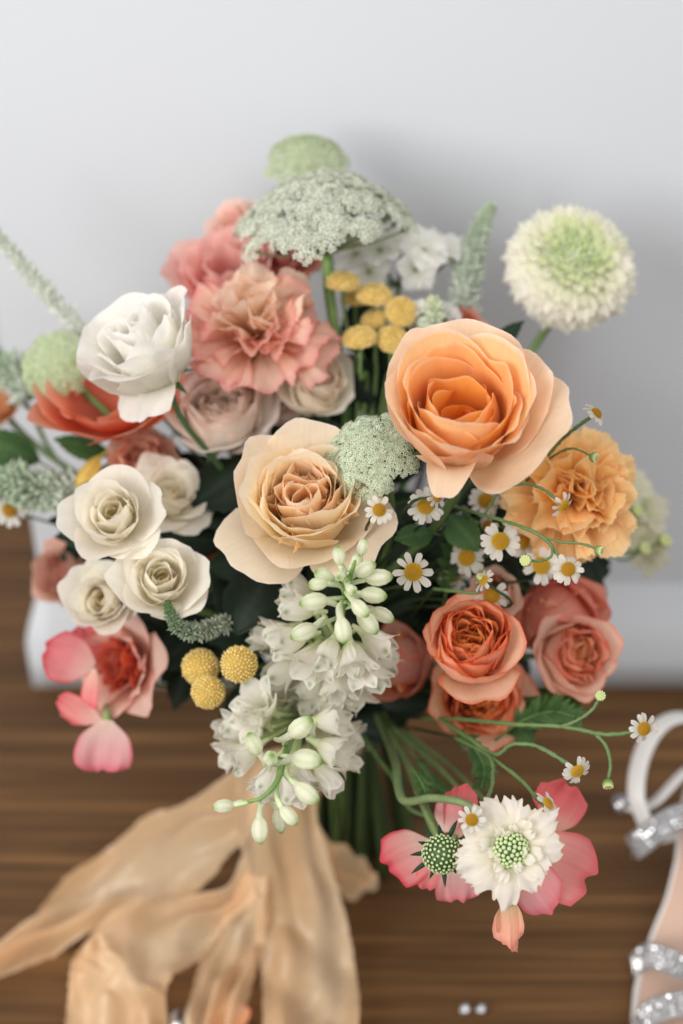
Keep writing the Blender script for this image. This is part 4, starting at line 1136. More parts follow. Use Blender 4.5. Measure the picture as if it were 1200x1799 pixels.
delphinium("upright white delphinium spike with green-tipped buds under the cream rose",
           [P(600, 1235, .90), P(598, 1180, .83), P(598, 1110, .765), P(606, 1045, .715), P(618, 1005, .695), P(624, 985, .69)], b1, f1, 900)
b2 = [(527, 1279, .715, .65, -.55, .5, 66), (447, 1308, .705, -.35, -.8, .45, 50), (537, 1334, .705, .9, .05, .4, 60), (475, 1333, .695, .15, -.4, .85, 44),
      (537, 1392, .70, .75, .5, .4, 58), (394, 1416, .70, -.95, .05, .3, 42), (506, 1432, .695, .65, .7, .3, 46), (457, 1456, .695, .05, .95, .3, 54), (491, 1440, .705, .15, .95, .2, 46)]
f2 = [(455, 1232, .775, -.5, -.5, .6, 78), (415, 1275, .785, -.9, .0, .3, 70), (425, 1330, .775, -.7, .45, .3, 70), (500, 1215, .80, 0, -.5, .8, 70),
      (585, 1265, .775, .85, -.1, .4, 76), (590, 1320, .77, .8, .3, .4, 76), (575, 1370, .765, .65, .65, .3, 70), (505, 1385, .745, .2, .9, .4, 66),
      (470, 1370, .755, -.4, .8, .4, 66), (545, 1235, .80, .4, -.2, .8, 72), (530, 1370, .76, .4, .8, .3, 66), (610, 1295, .80, .9, .2, .1, 72), (410, 1310, .80, -.9, .3, .1, 64), (440, 1265, .775, -.6, .1, .7, 66)]
delphinium("drooping white delphinium spike with curling bud stalks above the ribbon",
           [P(575, 1235, .90), P(545, 1255, .83), P(515, 1290, .765), P(500, 1330, .72), P(488, 1370, .70), P(462, 1400, .693), P(435, 1408, .695)], b2, f2, 920)

# --- scabious, lower right -------------------------------------------------------
PINB = MB(); lathe(PINB, [(.5, -.6), (.85, -.1), (.95, .25), (.75, .62), (.35, .85), (1e-4, .88)], 9, np.array([lin(120, 146, 90), lin(150, 174, 112), lin(176, 196, 138), lin(196, 212, 160), lin(206, 220, 172), lin(190, 206, 150)]))
PINM = PINB.mesh("bud", "grain")
PIND = MB(); lathe(PIND, [(.45, -.6), (.80, -.1), (.90, .25), (.70, .62), (.3, .85), (1e-4, .88)], 9, np.array([lin(96, 124, 78), lin(124, 150, 98), lin(160, 182, 128), lin(190, 206, 156), lin(204, 218, 172), lin(180, 198, 146)]))
PINDM = PIND.mesh("bud", "grain")
def pincushion(rt, R, hgt, n, me, k=1.0, span=1.25):
    core = MB(); lathe(core, ell_prof(R * .92, 2 * hgt * .92, 9, -hgt * .92), 16, lin(70, 96, 56)); part("core", core.mesh("core", "stem"), rt)
    for i in range(n):
        f = math.sqrt((i + .5) / n); phi = i * 2.399963; th = f * span
        p = np.array([R * math.sin(th) * math.cos(phi), R * math.sin(th) * math.sin(phi), hgt * math.cos(th)])
        nv = nrm([p[0] / R ** 2, p[1] / R ** 2, p[2] / hgt ** 2])
        part("bud", me, rt, frame(nv, p, 0, [1, .2, .1]) @ sc(R * k * 1.02 / math.sqrt(n)))
def scabious():
    d = .712; R = S(96, d)
    ax = (-.02, .10, .99)
    rt = flower("scabious", "ragged white scabious with green pincushion centre, over pink sweet peas", "scabious", 897, 1492, d, ax)
    pincushion(rt, R * .33, R * .24, 64, PINM, 1.05)
    cW = lin(246, 244, 234)
    ray_c = (lin(226, 226, 200), cW, lin(247, 246, 240), lin(238, 228, 206))
    angs = [98, 70, 128, 40, 155, 10, 182, 205, 232, 262, 300, 335]
    Ls = [.92, .80, .98, 1.0, .95, .85, .95, 1.02, .85, 1.0, .72, .62]
    for i, (an, L) in enumerate(zip(angs, Ls)):
        m = pet(R * L * .86, R * (.52 + .12 * (i % 3)), [28, 16, 2, -14 + 16 * (i % 3)], ray_c, r0=R * .22, k=5, ws='wide', rnd=.16, ser=.13, sn=1.1 + .45 * (i % 4), ruf=.07, rf=1.3, nt=15, nu=17, seed=940 + i, nz=.07, rimw=.03)
        part("petal", m.mesh("petal", "petal"), rt, rz(math.radians(an)))
    for i in range(26):
        m = pet(R * .26, R * .22, [60, 42, 20, 0], ray_c, r0=R * .30, k=5, ws='wide', rnd=.1, ser=.2, sn=2.5, ruf=.09, rf=2, nt=9, nu=11, seed=970 + i, nz=.08)
        part("inner_petal", m.mesh("inner_petal", "petal"), rt, rz(i * 2 * math.pi / 26 + .13 * (i % 3)) @ tr(R * .05 * ((i * 7) % 5 - 2) / 2, 0, R * .02) @ ry(.35 * ((i * 11) % 7 - 3) / 3) @ sc(.75 + .5 * ((i * 5) % 7) / 6))
    hp = P(897, 1492, d) - fc(*ax) * R * .25
    mb = MB(); lathe(mb, [(R * .04, -R * .3), (R * .2, -R * .22), (R * .34, -R * .05), (R * .3, 0)], 12, lin(104, 132, 80)); part("calyx", mb.mesh("calyx", "stem"), rt)
    pts = catmull([hp, P(868, 1450, .735), P(820, 1413, .745), P(760, 1402, .76), P(714, 1408, .775), P(700, 1385, .79), P(692, 1330, .82), P(660, 1250, .90), BIND + np.array([.015, 0, .0]), FOOT + np.array([.03, .01, .004])], 60)
    mb = MB(); tube(mb, pts, [.0017, .0023, .0026, .0022], 9, lin(128, 146, 102), lin(88, 110, 70)); wpart("stem", mb, "stem", rt)
scabious()
def pod():
    d = .725; R = S(35, d)
    ax = (-.12, -.05, .98)
    rt = flower("scabious_seed_head", "round green scabious seed head with dark pointed bracts", "seed head", 776, 1500, d, ax)
    pincushion(rt, R * .95, R * .85, 110, PINDM, 1.0, 1.6)
    dk = lin(44, 66, 46)
    me = pet(R * .95, R * .27, [-6, 2, 14, 24], (dk, dk, dk * .9, dk), r0=R * .72, k=4, ws='lance', rnd=0, cup=-.2, nt=9, nu=5).mesh("bract", "leaf")
    for i in range(12):
        part("bract", me, rt, rz(i * math.pi / 6 + .1) @ tr(0, 0, -R * .25) @ sc(.8 + .35 * ((i * 7) % 5) / 4, 1, 1))
    hp = P(776, 1500, d) - fc(*ax) * R * .85
    pts = catmull([hp, P(766, 1462, .745), P(748, 1425, .765), P(735, 1380, .80), P(690, 1290, .87), BIND + np.array([.02, .0, .0]), FOOT + np.array([.035, .0, .004])], 40)
    mb = MB(); tube(mb, pts, [.0013, .0016, .002], 8, lin(126, 148, 96), lin(90, 118, 70)); wpart("stem", mb, "stem", rt)
pod()

# --- sweet peas ------------------------------------------------------------------
SPc = (lin(248, 226, 204), lin(246, 176, 172), lin(242, 146, 148), lin(238, 126, 134))
SPp = (lin(250, 232, 220), lin(246, 194, 196), lin(242, 160, 168), lin(236, 130, 144))
def sp_petal(rt, px, py, d, dx, dy, dz, nvec, Lpx, Wpx, seed, c=SPc, prof=(10, 0, -14), cup=.08, notch=.05, ruf=.045, **kw):
    m = pet(S(Lpx, d), S(Wpx, d), list(prof), c, k=99, ws='wide', rnd=.22, pw=2.2, notch=notch, cup=cup, ruf=ruf, rf=1.6, nt=21, nu=31, seed=seed, nz=.05, rimw=.16, wr=.010, st=.16, **kw)
    part("petal", m.mesh("petal", "petal"), rt, world=dirframe(P(px, py, d), fc(dx, -dy, dz), fc(*nvec)))
def sp_calyx(rt, px, py, d, dx, dy, dz, L, to):
    ax = fc(dx, -dy, dz); base = P(px, py, d)
    mb = MB(); r = S(L, d)
    lathe(mb, [(r * .2, -.55 * r), (r * .48, -.2 * r), (r * .55, .3 * r), (r * .62, .7 * r), (r * .5, 1.1 * r)], 10, lin(140, 162, 104), frame(ax, base), 5, .1)
    wpart("calyx", mb, "leaf", rt)
    mb = MB(); tube(mb, catmull([base - ax * r * .4] + to + [BIND + np.array([.0, -.015, .0]), FOOT + np.array([.0, -.025, .004])], 36), .0012, 7, lin(116, 144, 88), lin(90, 118, 70)); wpart("stem", mb, "stem", rt)
def sweet_pea(label, base):
    return thing("sweet_pea", label, "sweet pea", "pink sweet peas", frame([0, 0, 1], P(*base)))
rt = sweet_pea("pink sweet pea with broad round petals spread to one side behind the white scabious", (925, 1500, .745))
sp_petal(rt, 925, 1496, .750, .90, .40, -.10, (.25, .25, .9), 132, 128, 1001, prof=(4, 2, -12))
sp_petal(rt, 905, 1500, .745, .55, .83, .05, (-.25, .3, .9), 118, 88, 1002, c=SPp, prof=(8, 4, -8))
sp_petal(rt, 915, 1505, .748, .2, .8, .2, (-.6, .2, .7), 60, 50, 1003)
sp_calyx(rt, 905, 1485, .75, .7, .4, 0, 14, [P(885, 1470, .765), P(820, 1400, .80), P(720, 1300, .87)])
rt = sweet_pea("pink sweet pea flaring upward behind the ragged white scabious", (985, 1440, .765))
sp_petal(rt, 962, 1462, .765, .42, -.88, .05, (.1, .1, .95), 100, 86, 1005, c=(SPc[0], SPc[2], lin(226, 100, 104), SPc[3]))
sp_petal(rt, 985, 1445, .77, -.45, -.8, .0, (-.3, .2, .9), 80, 46, 1006, c=(SPc[0], SPc[2], SPc[2], SPc[3]))
mbk = MB()
sp_calyx(rt, 985, 1452, .77, .1, -.95, .1, 22, [P(990, 1490, .785), P(900, 1450, .82), P(760, 1320, .88)])
rt = sweet_pea("pink sweet pea with pale-throated petals behind the green seed head", (760, 1500, .755))
sp_petal(rt, 758, 1482, .765, -.80, .42, .0, (-.2, .15, .95), 92, 100, 1010, c=(lin(246, 228, 214), lin(242, 178, 176), lin(232, 110, 120), lin(226, 84, 100)), cup=.12)
sp_petal(rt, 770, 1490, .76, -.25, .9, .05, (-.2, .1, .9), 78, 52, 1011)
sp_petal(rt, 800, 1520, .755, .05, .95, .0, (.1, .1, .95), 68, 82, 1012, c=SPp)
sp_calyx(rt, 765, 1478, .76, -.5, .7, .1, 15, [P(755, 1450, .775), P(735, 1400, .80), P(690, 1300, .88)])
rt = sweet_pea("pink sweet pea standing up behind the bent scabious stem", (790, 1470, .765))
sp_petal(rt, 800, 1475, .77, .06, -.98, .0, (.25, .1, .9), 100, 66, 1015, c=(SPc[0], SPc[1], lin(236, 112, 116), SPc[3]), cup=.2)
sp_petal(rt, 778, 1460, .765, .35, -.85, .1, (-.5, .2, .8), 62, 60, 1016, c=SPp)
sp_calyx(rt, 795, 1480, .77, .1, -.9, .1, 13, [P(790, 1500, .78), P(760, 1440, .81), P(690, 1300, .89)])
rt = sweet_pea("pink sweet pea with a large round petal facing out near the skirting corner", (160, 1165, .84))
sp_petal(rt, 165, 1170, .845, -.85, -.30, .1, (-.30, .15, .92), 92, 92, 1020, c=(lin(246, 222, 214), lin(238, 160, 164), lin(232, 132, 142), lin(222, 96, 108)), cup=.14)
sp_petal(rt, 165, 1165, .85, -.35, -.92, -.1, (.4, .1, .9), 70, 66, 1021, c=(SPc[1], SPc[2], SPc[2], SPc[3]))
sp_petal(rt, 166, 1175, .83, -.05, .95, .2, (-.6, .1, .75), 72, 44, 1022)
sp_calyx(rt, 160, 1172, .88, -.8, .2, .1, 11, [P(190, 1160, .90), P(330, 1180, .92)])
rt = sweet_pea("pink sweet pea hanging lowest by itself over the brown floor", (190, 1262, .83))
sp_petal(rt, 188, 1265, .835, -.08, .96, .05, (.05, .25, .95), 96, 104, 1025, c=SPp, notch=.10, ruf=.07)
sp_petal(rt, 176, 1268, .838, -.85, -.45, .1, (-.1, .3, .9), 88, 46, 1026, ruf=.09, c=(SPp[0], SPc[1], SPc[2], SPc[3]))
sp_petal(rt, 170, 1266, .84, -.75, -.10, .15, (-.1, .6, .7), 56, 36, 1027, ruf=.08)
sp_calyx(rt, 188, 1255, .84, -.05, .9, .1, 14, [P(188, 1232, .85), P(215, 1200, .885), P(350, 1210, .93)])
def pea_bud():
    d = .735
    rt = thing("sweet_pea_bud", "closed pale coral sweet pea bud pointing down at the floor", "flower bud", None, frame([0, 0, 1], P(893, 1560, d)))
    for k, (nv, w) in enumerate((((.5, .1, .85), 54), ((-.5, .1, .85), 50), ((0, -.1, -1), 50))):
        sp_petal(rt, 893, 1572, d, .02 + (.04, -.05, 0)[k], .98, .05, nv, 100 - 8 * k, w, 1030 + k, c=(lin(216, 210, 156), lin(248, 212, 184), lin(248, 198, 174), lin(242, 168, 152)), prof=(22, 2, -12), cup=-.55, notch=0, ruf=.02)
    sp_calyx(rt, 893, 1566, d, 0, .97, .05, 22, [P(892, 1545, .745), P(880, 1480, .78), P(800, 1380, .82), P(700, 1290, .88)])
pea_bud()

# --- spikes: veronica and other fillers ------------------------------------------
def spike(label, pts, rad, seed, cols, n=420, bud=.0016, out=1.0, mat="grain", stem_to=None, cat="veronica", thick=True, group=None):
    pts = catmull(pts, 40)
    rg = np.random.default_rng(seed)
    rt = thing("veronica_spike", label, cat, group, frame([0, 0, 1], pts[0]))
    tg = np.gradient(pts, axis=0); tg /= np.linalg.norm(tg, axis=1)[:, None]
    mb = MB()
    for i in range(n):
        s_ = (i + .5) / n; k = min(39, int(s_ * 40))
        r = np.interp(s_, np.linspace(0, 1, len(rad)), rad)
        x = nrm(np.cross(tg[k], [.4, .5, .7])); y = np.cross(tg[k], x); a = i * 2.399963
        o = math.cos(a) * x + math.sin(a) * y
        nv = nrm(o * out + tg[k] * .55 + rg.normal(0, .30, 3)); r = r * rg.uniform(.55, 1.15)
        f = rg.uniform(.8, 1.15)
        c1 = cols[0] * (1 - s_) + cols[1] * s_; c2 = cols[2] * (1 - s_) + cols[3] * s_
        bs = bud * (1.1 - .5 * s_) * f
        bump_dome(mb, pts[k] + (pts[min(39, k + 1)] - pts[k]) * ((s_ * 40) % 1) + o * r * .75, nv, bs * .8, max(r * .62, bs * 2.4) * f * (.7 + .6 * rg.uniform()), c1, c2 * f)
    wpart("buds", mb, mat, rt, "stuff")
    mb = MB()
    tube(mb, pts, [r * .34 for r in rad], 8, cols[0] * .9, cols[1] * .9)
    wpart("rachis", mb, "stem", rt)
    back = (pts[0] - pts[3])
    add_stem(rt, pts[0], back, seed, .0013)
    return rt
GG = (lin(142, 158, 138), lin(124, 150, 112), lin(222, 228, 218), lin(186, 204, 172))
spike("curled green veronica tip crossing the open ivory rose", [P(405, 1092, .80), P(372, 1104, .785), P(335, 1112, .775), P(310, 1098, .768), P(300, 1078, .765), P(293, 1058, .763)], [.0052, .0050, .0046, .0040, .0030, .0012], 1101, (lin(140, 152, 126), lin(60, 92, 50), lin(214, 218, 206), lin(104, 140, 84)), n=560, bud=.0010)
spike("long pale veronica spike slanting up across the white wall", [P(200, 640, .88), P(120, 555, .875), P(60, 490, .87), P(-10, 405, .865), P(-60, 340, .86)], [.004, .0052, .0054, .0045, .002], 1102, (lin(206, 212, 200), lin(190, 202, 184), lin(244, 246, 242), lin(232, 238, 228)), n=520, bud=.0016)
spike("grey-green veronica spike lying across the wall's skirting corner", [P(150, 868, .87), P(80, 862, .865), P(20, 850, .86), P(-60, 835, .86)], [.010, .0115, .011, .007], 1103, GG, n=520, bud=.0022)
spike("blurred grey veronica spike beyond the pale green umbel", [P(60, 690, .92), P(20, 655, .92), P(-30, 615, .92)], [.012, .012, .006], 1104, GG, n=260, bud=.0026)
spike("tall grey-green veronica spike against the wall's shadow", [P(812, 545, .88), P(822, 480, .88), P(838, 420, .88), P(862, 362, .88)], [.0085, .008, .006, .002], 1105, (lin(150, 164, 146), lin(150, 168, 138), lin(206, 212, 204), lin(196, 210, 186)), n=420, bud=.0022)
spike("short white-flowered veronica tip above the apricot rose", [P(758, 605, .845), P(760, 575, .842), P(764, 545, .84), P(762, 525, .84)], [.008, .007, .005, .002], 1106, (lin(150, 166, 140), lin(168, 182, 140), lin(214, 220, 212), lin(220, 224, 190)), n=220, bud=.0019)

def white_floret_spray(label, name, spots, seed, c, cat, stem_from, sz=1.0):
    rt = thing(name, label, cat, None, frame([0, 0, 1], P(*stem_from)))
    rg = np.random.default_rng(seed)
    mes = [pet(1.0, .95, [20 + 10 * v, 24, 10, -14], c, r0=.05, k=3, ws='wide', rnd=.2, notch=.06, ruf=.08, rf=1.8, nt=9, nu=11, seed=seed + v, nz=.07).mesh("petal", "petal") for v in range(3)]
    st = MB()
    for (x, y, d, r, f) in spots:
        R = S(r, d) * sz
        M0 = frame(fc(*f), P(x, y, d), rg.uniform(0, 6))
        e = MB(); lathe(e, [(.03, -.35), (.10, -.25), (.14, -.05), (.08, .1)], 8, lin(140, 160, 110))
        fl = part("floret", e.mesh("floret", "petal"), rt, world=M0 @ sc(R))
        for k in range(5):
            part("petal", mes[k % 3], fl, rz(k * 1.2566 + rg.uniform(-.2, .2)) @ ry(rg.uniform(-.3, .15)))
        tube(st, catmull([P(x, y, d) - fc(*f) * R * .3, (P(x, y, d) + P(*stem_from)) / 2 + np.array([0, 0, -.006]), P(*stem_from)], 8), .0011, 6, lin(110, 134, 88))
    wpart("branch", st, "stem", rt)
    add_stem(rt, P(*stem_from), np.array([0, 0, -1.0]), seed, .0018)
    return rt
Wc = (lin(230, 235, 217), lin(243, 244, 239), lin(247, 248, 245), lin(248, 249, 247))
white_floret_spray("cluster of white snapdragon florets behind the yellow buttons", "snapdragon", [
    (625, 446, .88, 40, (-.5, .3, .8)), (668, 440, .875, 44, (-.1, .5, .85)), (706, 428, .875, 44, (.1, .5, .85)), (742, 440, .87, 46, (.2, .35, .9)), (775, 440, .88, 42, (.4, .5, .7)),
    (730, 474, .87, 40, (.1, -.2, .95)), (790, 458, .89, 32, (.6, .3, .7)), (648, 478, .88, 40, (-.3, -.1, .95))], 1201, Wc, "snapdragon", (700, 500, .90))
white_floret_spray("small white curled florets beside the veronica tip over the apricot rose", "white_filler_flower", [
    (738, 545, .845, 22, (-.5, .6, .6)), (790, 552, .845, 24, (.5, .6, .6)), (730, 575, .85, 22, (-.6, .2, .7)), (795, 578, .845, 22, (.6, .1, .7)), (775, 590, .84, 20, (.3, .1, .9))], 1211, Wc, "filler flower", (762, 620, .86))
white_floret_spray("hazy cream stock flowers behind the apricot carnation", "stock_flower", [
    (1095, 860, .90, 50, (.3, .5, .8)), (1128, 895, .905, 52, (.6, .3, .7)), (1118, 945, .905, 54, (.5, -.2, .8)), (1145, 975, .91, 42, (.6, -.5, .6)), (1090, 925, .90, 48, (.3, 0, .95))], 1221,
    (lin(206, 212, 176), lin(226, 226, 202), lin(232, 231, 212), lin(234, 233, 216)), "stock", (1060, 920, .92), 1.0)
rt = sprig("blurred green chamomile buds in front of the hazy cream stock", P(1100, 960, .88))
for (x, y) in ((1118, 898), (1166, 950), (1130, 964)):
    cham_bud(rt, x, y, .885, 12, (.5, .2, .8))
    cham_stem(rt, [P(x - 6, y + 3, .887), P((x + 1060) / 2, y + 20, .89), P(1040, 960, .89)], .0009)
run(rt, [P(1040, 960, .89), P(900, 1050, .93)], 4)
white_floret_spray("pale florets at the end of the grey veronica past the skirting corner", "stock_flower", [(25, 680, .925, 26, (-.2, .5, .8)), (3, 655, .93, 28, (-.4, .4, .8))], 1231, Wc, "stock", (60, 720, .93))

# --- leaves ------------------------------------------------------------------------
leaf_thing("glossy dark green rose leaf under the cream rose beside the delphinium", 470, 1010, .80, (-.45, -.86, .18), (-.1, .25, .95), 122, 112, 1301, ser=.02)
leaf_thing("dark rose leaf tip behind the cream rose beside the lisianthus stem", 440, 815, .84, (-.7, -.55, .15), (.1, .55, .8), 130, 110, 1302)
leaf_thing("small green leaf under the orange bloom", 190, 800, .88, (-.8, .22, .1), (.1, .5, .85), 100, 46, 1303, LEAFM)
leaf_thing("broad green leaf beside the amber bloom past the skirting corner", 70, 810, .90, (-.85, .30, .1), (.2, .35, .9), 130, 70, 1304, LEAFM)
leaf_thing("green leaf lying over the grey veronica spike", 60, 830, .885, (-.9, -.2, .1), (.0, .6, .8), 100, 50, 1305, LEAFM)
leaf_thing("dark leaf curling out above the apricot rose", 850, 625, .84, (.75, .6, .0), (-.3, .6, .7), 95, 44, 1306)
leaf_thing("dark leaf at the edge behind the coral pink rose", 1020, 985, .88, (.45, -.85, .05), (.6, .2, .75), 90, 50, 1307)
leaf_thing("yellowing leaf curled behind the topmost ivory rose", 175, 800, .865, (-.5, -.8, .2), (-.6, .2, .75), 72, 44, 1308, tuple(lin(*c) for c in ((176, 146, 54), (204, 172, 84), (214, 184, 100), (206, 172, 84))))
leaf_thing("green leaf by the carnation's calyx above the blush rose", 478, 690, .86, (-.75, .5, .1), (.1, .55, .8), 66, 44, 1309, LEAFM)
leaf_thing("green leaf under the pink coral globe rose", 905, 1235, .83, (.88, .05, .1), (.1, .7, .7), 135, 58, 1310, LEAFM)
leaf_thing("jagged green leaf below the pink coral globe rose", 930, 1215, .84, (.8, -.35, .1), (-.2, .6, .75), 110, 50, 1311, LEAFM)
leaf_thing("green leaf pointing down under the ruffled coral rose", 880, 1250, .835, (.55, -.6, .25), (-.1, .5, .85), 90, 42, 1312, LEAFM)
leaf_thing("dim leaf under the drooping daisy", 790, 905, .79, (.55, -.75, .2), (.1, .4, .9), 84, 60, 1313, LEAFM)
leaf_thing("dim lobed leaf beneath the paired daisies", 762, 935, .79, (-.75, -.15, .3), (.2, .5, .85), 80, 46, 1314, LEAFM)
ZONES = [(540, 900, "the cream rose"), (840, 720, "the apricot rose"), (230, 960, "the ivory roses"), (460, 590, "the coral carnation"), (650, 520, "the yellow buttons"),
         (1000, 870, "the apricot carnation"), (830, 1150, "the coral roses"), (600, 1120, "the upright delphinium"), (500, 1300, "the drooping delphinium"), (870, 960, "the daisies"),
         (390, 750, "the blush rose"), (240, 1160, "the salmon rose"), (240, 640, "the lisianthus"), (380, 1180, "the billy balls"), (700, 1060, "the lone nine-petalled daisy")]
def dark_label(x, y):
    z = min(ZONES, key=lambda q: (q[0] - x) ** 2 + (q[1] - y) ** 2)[2]
    return "dark green leaf in deep shade behind " + z, "dark leaves behind " + z
rgl = np.random.default_rng(77)
gf = "dark leaves deep inside the bouquet"
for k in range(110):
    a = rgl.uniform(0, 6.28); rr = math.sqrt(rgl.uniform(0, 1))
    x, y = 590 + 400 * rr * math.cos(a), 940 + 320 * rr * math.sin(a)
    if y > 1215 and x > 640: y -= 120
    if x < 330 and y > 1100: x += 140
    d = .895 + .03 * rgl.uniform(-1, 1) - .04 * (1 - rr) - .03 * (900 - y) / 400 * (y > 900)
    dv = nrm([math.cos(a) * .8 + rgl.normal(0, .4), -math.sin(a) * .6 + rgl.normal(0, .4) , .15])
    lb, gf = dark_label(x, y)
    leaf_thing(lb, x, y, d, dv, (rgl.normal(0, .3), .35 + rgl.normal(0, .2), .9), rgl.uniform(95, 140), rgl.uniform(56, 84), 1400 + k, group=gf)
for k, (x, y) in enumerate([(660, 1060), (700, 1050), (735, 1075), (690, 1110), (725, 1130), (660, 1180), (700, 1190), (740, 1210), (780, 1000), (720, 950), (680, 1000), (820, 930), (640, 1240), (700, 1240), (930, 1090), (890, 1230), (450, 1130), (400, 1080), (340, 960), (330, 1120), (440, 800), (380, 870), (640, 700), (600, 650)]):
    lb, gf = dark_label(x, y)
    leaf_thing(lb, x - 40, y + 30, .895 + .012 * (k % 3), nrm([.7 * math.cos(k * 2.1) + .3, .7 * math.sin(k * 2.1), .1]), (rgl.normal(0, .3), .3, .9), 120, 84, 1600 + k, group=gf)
def feather(label, pts, seed, w):
    rg = np.random.default_rng(seed)
    pts = catmull(pts, 26)
    rt = thing("chamomile_leaf", label, "leaf", None, frame([0, 0, 1], pts[0]))
    mb = MB(); tube(mb, pts, [.0009, .0006, .0003], 5, lin(82, 116, 62), lin(92, 128, 68)); wpart("stem", mb, "stem", rt)
    me = pet(1.0, .36, [10, 5, -15], LEAFM, k=99, ws='lance', rnd=0, nt=6, nu=3, seed=seed, ruf=.05).mesh("leaflet", "leaf")
    tg = np.gradient(pts, axis=0)
    for i in range(6, 25):
        for s_ in (-1, 1):
            dv = nrm(nrm(tg[i]) * .7 + s_ * nrm(np.cross(tg[i], -CF)) * .8 + rg.normal(0, .15, 3))
            L = w * (1 - .5 * abs(i - 13) / 13) * rg.uniform(.7, 1.15)
            part("leaflet", me, rt, world=dirframe(pts[i], dv, -CF + rg.normal(0, .3, 3)) @ sc(L))
feather("feathery chamomile leaf under the coral roses", [P(760, 1262, .83), P(820, 1300, .81), P(850, 1345, .80), P(845, 1385, .79)], 1501, .011)
feather("feathery chamomile leaf fanned out beside the globe rose", [P(870, 1300, .82), P(920, 1265, .81), P(970, 1250, .805), P(1020, 1262, .80)], 1502, .014)
feather("thin feathery leaf hanging in front of the stems", [P(700, 1290, .86), P(745, 1350, .85), P(780, 1390, .85), P(840, 1400, .85)], 1503, .008)
feather("feathery leaf in the dark gap under the daisies", [P(770, 1100, .84), P(790, 1010, .82), P(800, 940, .80), P(830, 910, .79)], 1504, .012)

# bare stems that show below the flowers
for k in range(16):
    a = k * 2.4; rr = .033 * math.sqrt((k + .5) / 16)
    top = BIND + np.array([.8 * rr * math.cos(a + .8), .8 * rr * math.sin(a + .8), .05])
    ft = FOOT + np.array([.02 + 1.25 * rr * math.cos(a), 1.2 * rr * math.sin(a), .003])
    rt = thing("flower_stem", "cut green flower stem in the bundle below the tie", "stem", "cut stems below the tie", frame([0, 0, 1], ft))
    mb = MB(); tube(mb, catmull([top, top * .5 + ft * .5 + np.array([.004 * math.sin(k), 0, 0]), ft], 14), .0026 + .0008 * ((k * 7) % 3), 8, lin(34, 50, 28), lin(62, 82, 46))  # shade under the flowers is put into these stalk greens
    wpart("stalk", mb, "stem", rt)
rt = thing("flower_stem", "long thin stem arching out from the bundle over the floor", "stem", None, frame([0, 0, 1], P(632, 1260, .90)))
mb = MB(); tube(mb, catmull([BIND + np.array([.02, -.01, 0]), P(640, 1290, .89), P(690, 1365, .85), P(720, 1420, .83), P(780, 1440, .82)], 24), .0013, 7, lin(78, 108, 62)); wpart("stalk", mb, "stem", rt)
feather("pale closed bud sprig beside the bent scabious stem", [P(720, 1345, .80), P(735, 1365, .79), P(745, 1385, .785), P(748, 1400, .785)], 1505, .006)

# --- silk ribbon ------------------------------------------------------------------
RB1, RB2 = lin(250, 222, 184), lin(246, 206, 160)
ribbon = thing("silk_ribbon", "peach silk ribbon tied round the stems, its tails trailing over the floor", "ribbon", None, frame([0, 0, 1], BIND))
def tail(left, right, seed, nt=120, nu=27, rip=.0035, fold=2.0, fray=True):
    rg = np.random.default_rng(seed)
    A = catmull([PZ(*p) for p in left], nt); B = catmull([PZ(*p) for p in right], nt)
    s_ = np.linspace(0, 1, nu)[None, :, None]
    V = A[:, None] * (1 - s_) + B[:, None] * s_
    t = np.linspace(0, 1, nt)[:, None]; u = np.linspace(-1, 1, nu)[None, :]
    p1, p2, p3 = rg.uniform(0, 6, 3)
    dz = rip * (np.sin(fold * math.pi * u + p1 + 3 * t) * (.6 + .4 * np.sin(7 * t + p2)) + .55 * np.sin(11 * t + 2.2 * u + p3) + .35 * np.sin(23 * t - 3 * u + p1))
    dz = dz * 1.25 + rip * .55 * (np.abs(np.sin(2.3 * u + 2.2 * np.sin(4 * t + p1) + p2)) - .5) + rip * .10 * np.sin(38 * t + 6 * u * np.sin(5 * t + p3) + p2) * np.sin(9 * t + p1)
    dz = dz * np.clip(t * 6, .25, 1)
    V[..., 2] = np.maximum(V[..., 2] + dz + rip * .9, .0012)
    if fray:
        V[:, 0, :2] += rg.normal(0, .0004, (nt, 2)); V[:, -1, :2] += rg.normal(0, .0004, (nt, 2))
    C = RB1 + (RB2 - RB1) * (.5 + .5 * np.sin(3 * u + 5 * t + p2))[..., None]
    uv = np.stack(np.broadcast_arrays(u * .5 + .5, t), -1).reshape(-1, 2)
    mb = MB(); mb.add(V.reshape(-1, 3), grid_quads(nt, nu), None, C.reshape(-1, 3), uv)
    wpart("tail", mb, "silk", ribbon)
wrap = MB()
a = np.linspace(0, 2 * math.pi, 40, endpoint=False)
prof = [(.034, -.035), (.036, -.015), (.0365, .005), (.035, .03)]
V = np.array([[BIND[0] + r * (1 + .03 * math.sin(5 * t + z * 200)) * math.cos(t), BIND[1] + r * math.sin(t), BIND[2] + z] for (r, z) in prof for t in a])
wrap.add(V, grid_quads(4, 40, True), None, RB1, np.stack([np.tile(np.arange(40) / 40, 4), np.repeat(np.arange(4) / 4, 40)], 1))
wpart("wrap", wrap, "silk", ribbon)
tail([(440, 1330, .135), (418, 1400, .12), (420, 1490, .085), (438, 1580, .045), (455, 1680, .018), (462, 1760, .006), (462, 1850, .003)],
     [(560, 1330, .135), (555, 1400, .12), (566, 1480, .085), (592, 1570, .045), (618, 1670, .018), (630, 1760, .006), (630, 1850, .003)], 1, rip=.0075, fold=2.6)
